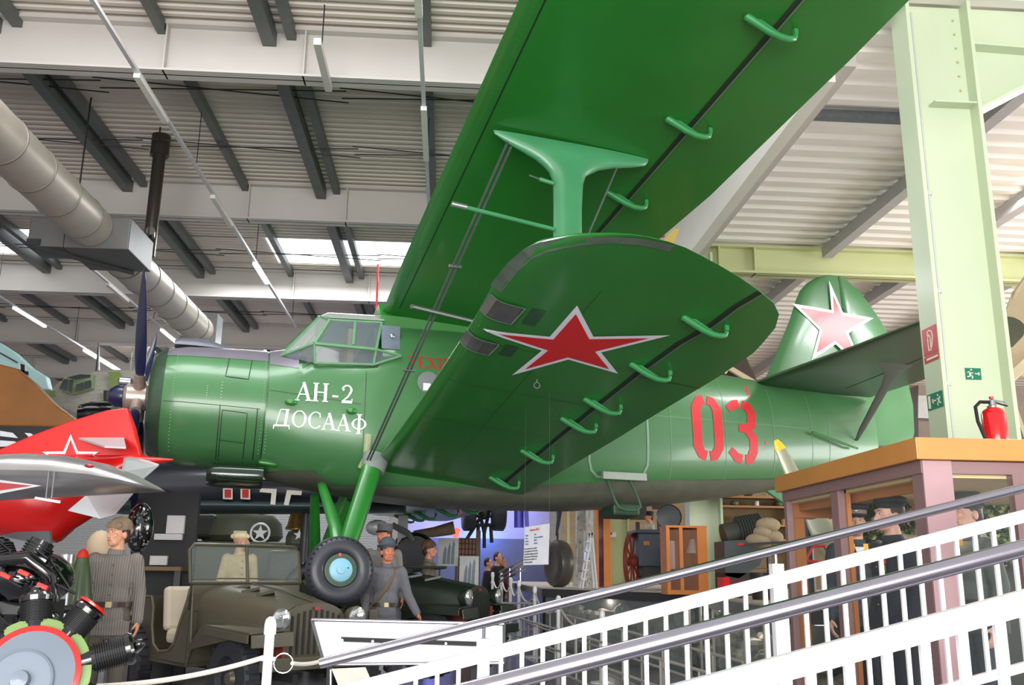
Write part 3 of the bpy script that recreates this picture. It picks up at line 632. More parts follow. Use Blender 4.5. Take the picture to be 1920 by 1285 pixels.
# interplane strut
def strut(sg):
    rows=[(1.50,3.42,5.0,.035),(1.465,3.43,4.99,.05),(1.42,3.50,4.96,.06),(1.38,3.58,4.83,.065),(1.33,3.70,4.62,.065),(1.28,3.82,4.47,.065),(1.22,3.91,4.38,.07),(1.15,3.96,4.33,.07),(1.05,4.0,4.30,.07),(.8,4.0,4.28,.07),(.4,3.99,4.27,.07),(0,3.95,4.26,.07),(-.2,3.86,4.34,.07),(-.32,3.74,4.46,.06),(-.42,3.6,4.6,.05)]
    b=AB(); secs=[]
    for h,a,e,t in rows:
        c=(a+e)/2; r=(e-a)/2; secs.append([(c+r*math.copysign(abs(math.cos(2*PI*i/28))**.8,math.cos(2*PI*i/28)),sg*(5.2+t*math.sin(2*PI*i/28)),h-.035*(c+r*math.cos(2*PI*i/28)-3.4)*(h>1.2)) for i in range(28)])
    b.loft(secs).build('interplane_strut',strutgreen,smooth=True,angle=60)
strut(1); strut(-1)
rod=mat('rod_grey',(96,104,100),.4,.5,.15,10)
for d in (0,.05):
    AB().tube([(3.56+d,5.2,1.40),(2.95+d*.7,1.25,-.90)],.013,8).build('flying_wire',rod)
AB().box((3.58,5.2,1.42),(.09,.03,.07)).build('wire_fitting',rod)
for t in (.33,.66):
    AB().box((3.585-t*.61,5.2-t*3.95,1.40-t*2.3),(.13,.03,.03)).build('wire_clamp',rod)
AB().tube([(3.02,5.25,.655),(3.16,5.25,.64)],.026,12).build('pitot_tip',alum,smooth=True)
AB().tube([(3.14,5.25,.64),(4.0,5.22,.55)],.02,10).build('pitot_tube',strutgreen,smooth=True)
AB().tube([(3.76,5.22,1.07),(3.88,5.22,1.04)],.008,6).build('static_probe',alum); AB().tube([(3.86,5.22,1.045),(4.0,5.22,1.02)],.02,8).build('probe_arm',strutgreen)
AB().tube([(4.66,5.2,1.30),(4.28,5.2,.42),(3.9,4.0,-.5)],.009,6).build('landing_wire',rod)
AB().tube([(3.0,3.6,.27),(3.9,2.9,.42)],.025,8).build('wire_spacer',rod)
# undercarriage
wheelhub=mat('hub_sky_blue',(130,186,208),.4,0,.05); hubring=mat('hub_ring_green',(58,84,62),.5,0,.2,10)
def gear(sg):
    A=[(3.06,1.02*sg,-.88),(3.02,1.08*sg,-1.05),(2.80,1.36*sg,-1.75),(2.72,1.46*sg,-2.02)]
    AB().tube(A,[.13,.125,.115,.10],16,flat=.75,up=(0,1,0)).build('main_leg',green,smooth=True)
    AB().tube([(3.10,.98*sg,-.80),(3.05,1.04*sg,-1.0)],[.17,.15],16,flat=.8,up=(0,1,0)).build('leg_collar',greylight,smooth=True)
    AB().tube([(2.50,.45*sg,-1.10),(2.62,1.25*sg,-1.75),(2.66,1.45*sg,-2.15)],[.06,.085,.085],12,flat=.7).build('brace_strut',green,smooth=True)
    AB().tube([(3.0,.45*sg,-1.15),(2.72,1.3*sg,-2.1)],[.07,.10],12,flat=.6).build('brace_strut',green,smooth=True)
    AB().tube([(2.7,1.45*sg,-2.1),(2.63,1.7*sg,-2.26)],.07,12).build('axle',green,smooth=True)
    c=(2.63,1.67*sg,-2.26); ax=(0.03,1*sg,0)
    prof=[]
    for i in range(25):
        a=2*PI*i/24; prof.append((.13*math.copysign(abs(math.cos(a))**.85,math.cos(a)),.268+.115*math.copysign(abs(math.sin(a))**.8,math.sin(a))))
    t=AB(); 
    vs=[];fs=[];d=Vector(ax).normalized();x=d.orthogonal().normalized();y=d.cross(x);N=56
    for (u,r) in prof[:-1]:
        for k in range(N): a=2*PI*k/N; vs.append(Vector(c)+d*u+(x*math.cos(a)+y*math.sin(a))*r)
    M=len(prof)-1
    for i in range(M):
        for k in range(N): fs.append((i*N+k,i*N+(k+1)%N,((i+1)%M)*N+(k+1)%N,((i+1)%M)*N+k))
    tyre=t.add(vs,fs).build('tyre',mat('aircraft_tyre',(44,46,56),.5,0,.15,6,coat=.15),smooth=True,angle=60)
    b=AB()
    for k in range(36):
        a=2*PI*k/36; a2=a+.09
        for (q,u0,u1) in ((1,.03,.115),(-1,-.115,-.03)):
            p1=Vector(c)+d*u0+(x*math.cos(a)+y*math.sin(a))*.374; p2=Vector(c)+d*u1+(x*math.cos(a2)+y*math.sin(a2))*.345; b.bar(p1,p2,.014,.014)
    b.build('tread_grooves',mat('groove_black',(18,18,20),.7),tyre)
    AB().lathe(Vector(c)+d*.08,d,[(-.14,.175),(0,.185),(.03,.18),(.035,.13)],40).build('wheel_ring',hubring,smooth=True)
    b=AB(); 
    for k in range(36): a=2*PI*k/36; b.box(Vector(c)+d*.115+(x*math.cos(a)+y*math.sin(a))*.155,(.012,.012,.012))
    b.build('ring_bolts',mat('bolt_green',(40,60,44),.5))
    h=AB().lathe(Vector(c)+d*.10,d,[(0,.13),(.02,.128),(.03,.11),(.032,.05),(.045,.045),(.048,0)],40).build('hub_cap',wheelhub,smooth=True)
    AB().ell(Vector(c)+d*.14+x*.07+y*.04,.008,8,6).build('valve',dkmetal,h)
    AB().box(Vector(c)+d*.12+Vector((-.02,0,.165)),(.03,.02,.035)).build('red_mark',redp)
gear(1); gear(-1)
# propeller
hubm=mat('hub_bare_metal',(176,160,150),.35,.6,.15,10)
b=AB(); b.lathe((-.22,0,0),(1,0,0),[(0,.03),(.02,.09),(.09,.14),(.18,.15),(.2,.12)],28); b.build('spinner_dome',navy,smooth=True)
b=AB(); b.lathe((-.04,0,0),(1,0,0),[(0,.13),(.05,.17),(.28,.17),(.34,.12),(.5,.1)],28); b.build('propeller_hub',hubm,smooth=True)
AB().lathe((-.02,0,.2),(1,0,0),[(-.1,.035),(-.08,.06),(.05,.06),(.08,.03)],14).build('counterweight',alum,smooth=True)
for k,a in enumerate((45,-45,135,225)):
    a=math.radians(a); r=Vector((0,math.sin(a),math.cos(a))); tng=Vector((0,math.cos(a),-math.sin(a))); s0=Vector((.15,0,0))
    AB().tube([s0+r*.1,s0+r*.34],[.085,.07],18).build('blade_root_cuff',hubm,smooth=True)
    b=AB(); secs=[]
    for rr,ch,tw,th in ((.30,.10,60,.07),(.42,.16,52,.055),(.6,.23,44,.042),(.9,.27,36,.032),(1.2,.26,30,.024),(1.5,.22,26,.017),(1.7,.16,24,.012),(1.78,.09,23,.008),(1.80,.03,22,.004)):
        ang=math.radians(tw); c=tng*math.cos(ang)+Vector((1,0,0))*math.sin(ang); nn=r.cross(c)
        secs.append([s0+r*rr+c*(ch/2*math.cos(2*PI*i/16))+nn*(th/2*math.sin(2*PI*i/16)) for i in range(16)])
    b.loft(secs).build('propeller_blade',navy,smooth=True)
# tail
def vfin(name,rows,m,th=.11):
    secs=[]
    for (h,a,e,k) in rows:
        c=e-a; secs.append([(a+c*t,th*k*w,h) for t,w in ((0,0),(.03,.22),(.12,.4),(.3,.5),(.6,.42),(.85,.22),(1,.03),(.85,-.22),(.6,-.42),(.3,-.5),(.12,-.4),(.03,-.22))])
    return AB().loft(secs).build(name,m,smooth=True,angle=60)
vfin('fin',[(.5,9.1,11.12,1.7),(.95,9.42,11.10,1.4),(1.5,9.72,11.08,1.2),(2.05,10.01,11.05,1.1),(2.4,10.16,11.05,1),(2.6,10.27,11.05,.9),(2.75,10.42,11.05,.8),(2.88,10.62,11.05,.6),(2.95,10.85,11.05,.35)],greenside)
fs_=[(-.33,11.25,11.55,.5),(-.25,11.22,11.80,.9),(-.1,11.2,12.02,1),(.29,11.18,12.19,1.1),(.76,11.14,12.24,1.1),(1.1,11.12,12.21,1.1),(1.49,11.10,12.13,1),(1.9,11.08,11.98,1),(2.23,11.07,11.81,.9),(2.5,11.06,11.63,.8),(2.73,11.06,11.45,.7),(2.88,11.06,11.26,.5),(2.95,11.06,11.14,.3)]
vfin('rudder',fs_,greenside,.10)
FO=[(10.82,2.82),(10.80,2.28),(10.05,2.32),(10.52,1.90),(10.30,1.36),(10.80,1.68),(11.30,1.25),(11.08,1.90),(11.62,2.22),(11.02,2.26)]
OFF=lambda off: (lambda s,h:(s,off+.0,h))
b=AB(); star_mesh(b,FO,OFF(.070),1,1); b.build('fin_star_outline',starw)
b=AB(); star_mesh(b,shrink(FO,.05),OFF(.075),1,1); b.build('fin_star',starr)
AB().tube([(11.05,.02,2.35),(11.3,.02,2.32)],.012,6).build('rudder_horn',dkmetal)
TW=Wing([(.15,9.1,11.28,.09),(1.1,9.26,11.38,.09),(2.2,9.43,11.42,.085),(3.0,9.52,11.42,.08),(3.4,9.56,11.20,.07),(3.62,9.68,11.02,.06),(3.8,9.86,10.82,.05),(3.9,10.0,10.66,.035),(3.97,10.2,10.5,.02)],lambda s,l:.78)
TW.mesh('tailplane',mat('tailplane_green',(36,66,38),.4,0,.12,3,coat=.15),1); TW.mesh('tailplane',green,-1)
b=AB(); decal(b,[(10.55,.5),(10.62,3.6)],.02,surf=TW.pt(.003)); b.build('elevator_gap',darkseam)
def tstrut(sg):
    b=AB(); q=lambda s,l,h,a,t:[(s+a*math.cos(2*PI*i/14),sg*(l+t*math.sin(2*PI*i/14)),h) for i in range(14)]
    b.loft([q(10.86,.22,.02,.03,.02),q(10.82,.45,.16,.06,.03),q(10.72,.95,.42,.075,.035),q(10.62,1.35,.60,.085,.035),q(10.55,1.6,.70,.13,.04),q(10.46,1.78,.76,.24,.05),q(10.42,1.86,.785,.33,.06)]); b.build('tailplane_strut',mat('strut_dark',(52,66,60),.4,0,.15,6,coat=.3),smooth=True)
tstrut(1); tstrut(-1)
AB().tube([(9.9,.45,.05),(10.7,.35,-.12),(10.8,.3,-.12)],.02,8).build('tail_tie_rod',green); AB().tube([(11.25,.05,-.02),(11.75,.2,-.02)],.02,8).build('rudder_lever',dkmetal)
AB().prism([(9.2,.02,-.8),(9.9,.02,-.7),(9.6,.02,-1.05)],(0,.06,0)).build('tail_skid_fairing',mat('fairing_green',(70,130,92),.5))
# ------------------------------------------------------------------ ramp railings
def railing(Y,h0,h1,t0,t1,xa,xb,sp,pw,barh,drop,posts,label,bottom=True):
    A=at(*h0,Y);B=at(*h1,Y); T0=at(*t0,Y);T1=at(*t1,Y)
    H=lambda x:A.z+(B.z-A.z)*(x-A.x)/(B.x-A.x); T=lambda x:T0.z+(T1.z-T0.z)*(x-T0.x)/(T1.x-T0.x)
    o=empty('ramp_railing',(xa,Y,T(xa)-drop),label,'railing')
    MB().tube([(xa,Y,H(xa)),(xb,Y,H(xb))],.0235,20).build('handrail',steel,o,smooth=True)
    MB().bar((xa+.02,Y,T(xa+.02)),(xb,Y,T(xb)),.03,barh).build('top_bar',railw,o)
    MB().bar((xa+.02,Y,T(xa+.02)-drop),(xb,Y,T(xb)-drop),.03,barh*.7).build('bottom_bar',railw,o)
    x=xa+.05
    while x<xb:
        if all(abs(x-q)>.03 for q in posts): MB().bb((x-pw/2,Y-.008,T(x)-drop),(x+pw/2,Y+.008,T(x))).build('baluster',railw,o)
        x+=sp
    for q in posts:
        p=MB().bb((q-.028,Y-.028,-.0),(q+.028,Y+.028,T(q)+.075)).build('post',railw,o); MB().tube([(q,Y,T(q)+.07),(q,Y,H(q)-.02)],.008,8).build('handrail_bracket',steel,p)
    return T
railw=mat('rail_white_gloss',(246,246,250),.25,0,0,coat=.3)
x0=at(600,1245,4.6).x
T1=railing(4.6,(600,1245),(1920,915),(780,1262),(1920,968),x0,3.4,.0985,.020,.06,.70,[at(907,1200,4.6).x,at(1457,1090,4.6).x,3.0],'white ramp railing with steel handrail farther from the camera')
T2=railing(2.5,(1120,1234),(1920,1028),(1420,1266),(1920,1130),-.35,2.1,.104,.026,.062,.75,[-.1,1.98],'white ramp railing with thick steel handrail nearest the camera')
struct(MB().prism([(-.7,2.4,0),(3.4,2.4,0),(3.4,2.4,.98),(-.5,2.4,.02)],(0,2.35,0)).build('floor_ramp',floor))
# ------------------------------------------------------------------ display case
YA=5.3; XL=at(1742,950,YA).x; YB=7.62; XR=XL+2.3
ztop=at(1725,820,YA-.05).z; ztr=at(1725,861,YA-.05).z; zfr=ztr-.075; zfl=.30
mauve=mat('frame_mauve_brown',(142,112,112),.4,0,.06,4,coat=.2); oak=mat('trim_oak',(206,140,74),.42,0,.10,3,coat=.2); innerw=mat('inner_wood',(176,112,58),.5,0,.12,4)
case=empty('display_case',(XL+1.15,6.5,0),'glazed display case with oak top trim holding uniformed mannequins','display case')
b=MB(); b.bb((XL-.07,YA-.05,ztr),(XR,YB+.05,ztop)); b.build('top_trim',oak,case,bevel=.004)
b=MB(); b.bb((XL-.03,YA-.005,zfr),(XL+.03,YB,ztr-.002)); b.bb((XL+.03,YA-.004,zfr),(XR,YA+.05,ztr-.004)); b.build('head_frame',mauve,case)
MB().bb((XL,YA,0),(XR,YB,zfl)).build('base_plinth',mauve,case)
MB().bb((XL+.03,YA+.05,zfr-.02),(XR,YB,zfr)).build('case_ceiling',mat('case_ceiling_cream',(226,204,150),.5),case)
def onx(u,x):
    lo,hi=3.,12.
    for _ in range(40):
        m=(lo+hi)/2
        if at(u,1000,m).x<x: lo=m
        else: hi=m
    return lo
ym=onx(1574,XL)
for y0,y1 in ((YA,YA+.13),(ym-.06,ym+.06),(YB-.06,YB)):
    p=MB().bb((XL-.02,y0+.001,zfl),(XL+.03,y1,zfr)).build('corner_post' if y0==YA else 'side_post',mauve,case)
for y0,y1,xw in ((ym-.12,ym-.07,.06),(YB-.02,YB+.10,.15)):
    MB().bb((XL+.03,y0+.03,zfl),(XL+xw,y1+.03,zfr)).build('inner_post',innerw,case)
MB().bb((XL+.03,YB-.02,zfr-.13),(XL+1.0,YB+.02,zfr)).build('inner_rail',innerw,case); MB().bb((XL+.1,YA+.1,zfr-.08),(XL+.14,YB,zfr)).build('inner_rail',innerw,case)
MB().bb((XL-.024,YA-.015,zfl),(XL+.15,YA+.0,ztr-.003)).build('corner_post',mat('frame_mauve_light',(176,142,146),.4,0,.05),case)
xr2=at(1912,950,YA).x; MB().bb((xr2-.03,YA-.01,zfl),(xr2+.05,YA+.05,zfr)).build('front_post',mauve,case)
cg=glass('case_glass',(190,205,205),.035)
MB().bb((XL-.0,YA+.13,zfl),(XL+.006,ym-.06,zfr)).build('side_glass',cg,case); MB().bb((XL,ym+.06,zfl),(XL+.006,YB-.06,zfr)).build('side_glass',cg,case)
MB().bb((XL+.15,YA+.02,zfl),(xr2,YA+.026,zfr)).build('front_glass',cg,case)
MB().bb((XL+.62,YB,zfl),(XR,YB+.03,zfr)).build('back_panel',mat('case_back_dark',(40,42,38),.7),case)
l=bpy.data.lights.new('case_lamp','AREA'); l.shape='RECTANGLE'; l.size=1.6; l.size_y=.2; l.energy=26; l.color=(1,.9,.7); o=bpy.data.objects.new('case_lamp',l); COL.objects.link(o); o.location=(XL+1.1,6.4,zfr-.05)
def leaves(b,n,x0,x1,y0,y1,z0,z1,sz):
    for _ in range(n):
        c=Vector((random.uniform(x0,x1),random.uniform(y0,y1),random.uniform(z0,z1))); u=Vector((random.gauss(0,1),random.gauss(0,.5),random.gauss(0,1))).normalized(); w=u.cross(Vector((random.gauss(0,.5),1,random.gauss(0,.5)))).normalized(); s=sz*random.uniform(.6,1.3)
        m=c+u.cross(w)*s*.15
        b.add([c-u*s,m-w*s*.6,c+u*s,m+w*s*.6],[(0,1,2),(0,2,3)])
lf1=mat('ivy_leaf_green',(86,112,50),.5,0,.3,9); lf2=mat('ivy_leaf_pale',(160,160,96),.5,0,.2,9); lf3=mat('ivy_leaf_dark',(44,66,32),.5,0,.2,9)
zl=at(1700,1010,7.4).z
iv=empty('ivy_backdrop',(XL+1.5,7.5,zl),'green ivy foliage hung on the back wall inside the display case','foliage')
for m,n in ((lf1,1500),(lf2,900),(lf3,1500)):
    b=MB(); leaves(b,n,XL+.60,XL+2.2,7.3,7.57,zl-.2,zfr-.02,.026); tag(b.build('leaves',m,iv),kind='stuff')
# fire extinguisher standing on the case
p=at(1865,800,7.15); ez=ztop
ex=empty('fire_extinguisher',(p.x,7.15,ez),'red fire extinguisher with black hose on the case top by the column','fire extinguisher')
zt=at(1865,765,7.15).z
MB().lathe((p.x,7.15,ez),(0,0,1),[(0,.085),(.01,.092),(zt-ez-.05,.092),(zt-ez-.02,.075),(zt-ez,.04),(zt-ez+.01,.035)],32).build('cylinder',mat('extinguisher_red',(212,8,20),.2,0,.02,coat=.6),ex,smooth=True)
MB().lathe((p.x,7.15,zt),(0,0,1),[(0,.04),(.012,.042),(.02,.028),(.06,.024),(.065,.01)],20).build('valve',alum,ex,smooth=True)
MB().tube([(p.x-.02,7.15,zt+.045),(p.x-.10,7.15,zt+.045),(p.x-.155,7.13,zt+.0),(p.x-.165,7.1,zt-.12),(p.x-.13,7.06,zt-.3),(p.x-.12,7.06,ez+.03)],.014,10).build('hose',black,ex,smooth=True)
MB().bar((p.x,7.15,zt+.065),(p.x+.11,7.14,zt+.045),.025,.008).build('carry_handle',alum,ex); MB().bar((p.x,7.15,zt+.05),(p.x+.12,7.14,zt+.015),.022,.008).build('squeeze_lever',black,ex)
MB().lathe((p.x,7.15,zt+.07),(0,0,1),[(0,.018),(.02,.02),(.022,.0)],16).build('safety_cap',redp,ex)
# ------------------------------------------------------------------ rope barrier posts
ropem=mat('rope_white',(222,216,206),.7,0,.1,30,bump=.4,bscale=90)
def rope_post(x,y,h,r,label,group=None,ringside=1):
    o=empty('rope_post',(x,y,0),label,'barrier post',group)
    MB().tube([(x,y,0.02),(x,y,h-.08)],r,20).build('pole',railw,o,smooth=True)
    MB().lathe((x,y,h-.09),(0,0,1),[(0,r),(.0,r*1.25),(.055,r*1.25),(.085,r*1.0),(.1,r*.4)],20).build('cap',railw,o,smooth=True)
    MB().lathe((x,y,0),(0,0,1),[(0,.17),(.015,.17),(.03,.05)],24).build('base',railw,o,smooth=True)
    MB().lathe((x,y,h-.235),(0,0,1),[(0,r),(0,r*1.6),(.018,r*1.6),(.018,r)],20).build('rope_collar',railw,o)
def rope(a,c,sag,label,group=None,r=.014):
    a=Vector(a);c=Vector(c); b=MB(); b.tube([a.lerp(c,t/16)-Vector((0,0,sag*4*(t/16)*(1-t/16))) for t in range(17)],r,8); tag(b.build('barrier_rope',ropem,smooth=True),label,'rope',group)
p=at(508,1160,5.8); rope_post(p.x,5.8,p.z,.028,'white rope post in front of the jeep at lower left')
MB_=empty('rope_ring',(p.x+.09,5.8,p.z-.24),'steel ring beside the nearest white rope post','ring'); 
MB().tube([(p.x+.09+.055*math.cos(a*PI/8),5.8,p.z-.25+.055*math.sin(a*PI/8)) for a in range(17)],.004,6).build('ring',steel,MB_)
rope((p.x-.03,5.8,p.z-.22),at(180,1288,5.2),.03,'white rope sloping down left from the nearest rope post')
rope((p.x+.14,5.8,p.z-.25),at(620,1232,6.2),.02,'white rope running right from the nearest rope post to the white board',r=.012)
# ------------------------------------------------------------------ white slanted panel board in front of the jeep
sb=empty('barrier_board',at(765,1245,7),'long white panel board with a black slot in front of the jeep grille','board')
q=[at(585,1162,7),at(945,1170,6.8),at(945,1243,6.8),at(608,1246,7)]
MB().prism(q,(0,.02,0)).build('panel',mat('board_white',(236,236,244),.35,0,.03,coat=.3),sb)
for a,c in ((0,1),(3,2)): MB().tube([q[a]-Vector((0,.02,0)),q[c]-Vector((0,.02,0))],.012,10).build('frame_rail',steel,sb,smooth=True)
MB().bar(q[0],q[3],.03,.02).build('end_frame',dkmetal,sb); MB().bar(q[1],q[2],.03,.02).build('end_frame',dkmetal,sb)
MB().bar(at(640,1199,6.94)-Vector((0,.0,0)),at(893,1208,6.80),.012,.03).build('slot',black,sb)
for u,v in ((642,1201),(699,1203),(836,1207),(890,1210)): MB().lathe(at(u,v,6.82),(0,-1,0),[(0,.009),(.012,.009)],10).build('bolt',steel,sb)
for x in (q[0].x+.15,q[1].x-.2): MB().bb((x-.02,6.95,0),(x+.02,7.0,q[3].z)).build('support_leg',black,sb)
lp=empty('label_stand',at(655,1285,6),'small tilted white label plate on a stand below the white board','sign')
MB().prism([at(622,1256,6),at(685,1253,6.2),at(702,1292,6.0),at(640,1300,5.8)],(0,.006,.004)).build('plate',mat('plate_offwhite',(222,220,208),.5),lp); MB().tube([at(620,1256,6),at(620,1300,6)],.005,6).build('frame',railw,lp); MB().tube([at(660,1290,6.0),Vector((at(660,1290,6.0).x,6.0,0))],.01,6).build('stem',railw,lp)
# ------------------------------------------------------------------ hanging information sign
def txt(s,size,loc,R,m,parent,name='lettering',align='LEFT',ext=.0006,sx=1):
    c=bpy.data.curves.new('t','FONT'); c.body=s; c.size=size; c.align_x=align; c.extrude=ext; t=bpy.data.objects.new('t',c); COL.objects.link(t)
    bpy.context.view_layer.update(); dg=bpy.context.evaluated_depsgraph_get(); me=bpy.data.meshes.new_from_object(t.evaluated_get(dg)); bpy.data.objects.remove(t)
    o=bpy.data.objects.new(name,me); COL.objects.link(o); me.materials.clear(); me.materials.append(m); o.parent=parent; o.matrix_parent_inverse=Matrix.Identity(4)
    o.matrix_local=MW[parent].inverted()@Matrix.Translation(Vector(loc))@R@Matrix.Diagonal((sx,1,1,1)); MW[o]=MW[parent]; return o
c0=at(984,990,9.5); 
a,bq,c,d=at(984,989,9.5),at(1030,982,9.0),at(1028,1059,9.0),at(981,1060,9.5)
isg=empty('information_sign',d,'white information sheet about the biplane hanging on wires','sign')
MB().prism([a,bq,c,d],(.003,.006,0)).build('sheet',mat('sheet_white',(226,228,236),.5),isg)
X=(bq-a).normalized(); Z=Vector((0,0,1)); Nn=Vector((X.y,-X.x,0)).normalized(); Rm=Matrix((X,Z-X*X.z,Nn)).transposed().to_4x4()
wd=(bq-a).length; O=lambda x,y: a+(bq-a)*x+(d-a)*y+Nn*.004
inkr=mat('ink_red',(200,30,40),.5); inkb=mat('ink_blue',(60,84,150),.5); inkk=mat('ink_black',(40,40,46),.5)
txt('Antonov AN-2',.034,O(.24,.13),Rm,inkr,isg)
for i,(s1,s2) in enumerate((('Baujahr:','1958'),('Herst.:','Antonov, Sowjetunion'),('Leistung:','1000 PS'),('Geschw.:','258 km/h'))):
    txt(s1,.021,O(.06,.25+i*.075),Rm,inkb,isg); txt(s2,.021,O(.42,.25+i*.075),Rm,inkb,isg)
for i,s1 in enumerate(('Dieser russische Typ ist der größte','einer Doppeldecker der Welt. Dieses','normale Mehrzweckflugzeug wurde für','Truppentransporte, Fallschirmsprünge','Beförderung sowie als Sanitäts- und','Frachtflugzeug eingesetzt.')):
    txt(s1,.0195,O(.03,.60+i*.07),Rm,inkk,isg)
for q_ in (a,bq): MB().tube([q_,(q_.x,q_.y,3.2)],.0012,5).build('hanging_wire',dkmetal,isg)
# ------------------------------------------------------------------ mannequins and visitors
SK={}
def skin(k,rgb): 
    return mat('skin_'+k,rgb,.45,0,.06,20)
def person(loc,face,label,h=1.75,voxel=.009,skinrgb=(206,160,132),jacket=((96,94,94),'plain'),trousers=(70,70,72),hat=None,hatrgb=(110,104,92),hair=(50,36,28),belt=None,arms=None,seated=False,lean=0,group=None,jlen=.80,strap=None,collar=True,tilt=0,extras=(),bust=False,shoes=(28,26,26),jackmat=None,armL=None,armR=None,headturn=0):
    """loc: point between the feet; face: degrees, 0 looks along +Y; local +X is to the figure's right when seen from behind"""
    M=Matrix.Translation(Vector(loc))@Matrix.Rotation(math.radians(face),4,'Z')@Matrix.Diagonal((h/1.75,h/1.75,h/1.75,1))
    o=empty('person' if 'visitor' in label else 'mannequin',M=M,label=label,cat='person' if 'visitor' in label else 'mannequin',group=group)
    sk=skin('%d_%d_%d'%skinrgb,skinrgb)
    Hm=Matrix.Translation((0,0,1.5))@Matrix.Rotation(math.radians(headturn),4,'Z')@Matrix.Rotation(math.radians(-tilt),4,'X')@Matrix.Translation((0,0,-1.5))
    lean_=Matrix.Translation((0,0,.9))@Matrix.Rotation(math.radians(-lean),4,'X')@Matrix.Translation((0,0,-.9))
    def part(b,name,m,**k):
        b.v=[M@v for v in b.v]; return b.build(name,m,o,**k)
    class HB(MB): pass
    def hb(): b=MB(); b.m=lean_@Hm; return b
    def tb(): b=MB(); b.m=lean_; return b
    # joints
    J={'L':armL or [(-.170,0,1.395),(-.222,-.03,1.13),(-.238,.05,.88)],'R':armR or [(.170,0,1.395),(.222,-.03,1.13),(.238,.05,.88)]}
    if seated: legs={s:[(s*.095,0,.92),(s*.13,.42,.95),(s*.13,.46,.52)] for s in(-1,1)}
    else: legs={s:[(s*.095,0,.92),(s*.105,.02,.50),(s*.11,-.02,.09)] for s in(-1,1)}
    b=MB(); b.m=lean_@Hm
    b.ell((0,-.012,1.655),(.074,.094,.098)); b.ell((0,.022,1.60),(.060,.070,.085)); b.cap((-.02,.045,1.553),(.02,.045,1.553),.034); b.cap((0,.066,1.542),(0,.066,1.548),.022)
    b.cap((0,.088,1.640),(0,.108,1.602),.011,.015); b.cap((-.012,.095,1.600),(.012,.095,1.600),.010)
    b.cap((-.035,.082,1.662),(.035,.082,1.662),.013); b.cap((-.038,.06,1.612),(-.02,.078,1.60),.020,.014); b.cap((.038,.06,1.612),(.02,.078,1.60),.020,.014)
    b.cap((-.02,.086,1.572),(.02,.086,1.572),.009); b.cap((-.016,.084,1.562),(.016,.084,1.562),.010)
    for s in (-1,1): b.ell((s*.076,-.012,1.615),(.012,.022,.034))
    b.cap((0,-.02,1.47),(0,-.008,1.58),.058,.054)
    b.m=lean_
    b.cap((0,-.02,1.40),(0,-.02,1.48),.075,.058); b.cap((-.11,-.02,1.36),(.11,-.02,1.36),.055); b.ell((0,-.01,1.18),(.12,.08,.25)); b.ell((0,0,.95),(.14,.1,.12))
    if not bust:
        for q in 'LR':
            s,e,w=[Vector(p) for p in J[q]]; b.cap(s,e,.048,.038); b.cap(e,w,.038,.027)
            d=(w-e).normalized(); inw=Vector((1 if q=='L' else -1,0,0)); inw=(inw-d*inw.dot(d)).normalized(); fw=Vector((0,1,0)); fw=(fw-d*fw.dot(d)).normalized(); fw=(fw-inw*fw.dot(inw)).normalized()
            pc=w+d*.05; R=Matrix((fw,inw,d)).transposed(); b.ell(pc,(.042,.017,.052),R=R); b.cap(w,pc,.025,.024)
            for i,(f0,ln) in enumerate(((.030,.074),(.010,.084),(-.010,.078),(-.029,.062))):
                r=w+d*(.092-abs(i-1)*.004)+fw*f0; k1=(d*.92+inw*.38+fw*(f0*1.2)).normalized(); k2=(d*.72+inw*.69).normalized(); k3=(d*.45+inw*.9).normalized()
                m1=r+k1*ln*.46; m2=m1+k2*ln*.32; b.cap(r-k1*.02,m1,.0098,.0088,8); b.cap(m1,m2,.0088,.008,8); b.cap(m2,m2+k3*ln*.24,.008,.007,8)
            r=w+d*.03+fw*.030; m1=r+(d*.62+fw*.62+inw*.35).normalized()*.040; b.cap(r,m1,.012,.0105,8); b.cap(m1,m1+(d*.85+fw*.15+inw*.5).normalized()*.032,.0105,.0085,8)
    b.m=None
    if not bust:
        for s in (-1,1):
            a,k,f=[Vector(p) for p in legs[s]]; b.cap(a,k,.08,.054); b.cap(k,f,.052,.036); b.cap(f,f+Vector((0,.12,-.03)),.036,.03)
    part(b,'body',sk,remesh=voxel,sub=2)
    # face details
    b=hb()
    for s in (-1,1): b.ell((s*.030,.082,1.640),(.0125,.008,.007),10,6)
    part(b,'eyes',mat('eye_white',(214,208,200),.3,0,0),smooth=True)
    b=hb()
    for s in (-1,1): b.ell((s*.030,.0885,1.640),(.0058,.003,.0058),8,5)
    for s in (-1,1): b.cap((s*.018,.0945,1.660),(s*.046,.086,1.662),.0035,.0025,6)
    part(b,'eyebrows_and_pupils',mat('brow_dark',(48,34,28),.5),smooth=True)
    b=hb(); b.cap((-.02,.093,1.5685),(.02,.093,1.5685),.0045,.0045,6); part(b,'lips',mat('lip_red',(158,84,74),.5),smooth=True)
    if hair:
        b=hb(); b.ell((0,-.026,1.665),(.083,.092,.098)); b.ell((0,-.06,1.61),(.074,.055,.07)); part(b,'hair',mat('hair_%d_%d_%d'%hair,hair,.6,0,.2,40),remesh=voxel*1.1,sub=1)
    # clothes
    jm=jackmat or mat('cloth_%d_%d_%d'%jacket[0],jacket[0],.8,0,.14,14,bump=.25,bscale=70)
    b=tb(); b.ell((0,-.005,1.26),(.175,.122,.21)); b.cap((-.115,-.01,1.378),(.115,-.01,1.378),.074); b.ell((0,0,1.05),(.165,.125,.20)); b.ell((0,0,.93),(.180,.135,.14)); 
    if not seated: b.cap((-.06,0,jlen+.10),(.06,0,jlen+.10),.125,.125); b.box((0,0,jlen+.08),(.36,.23,.12))
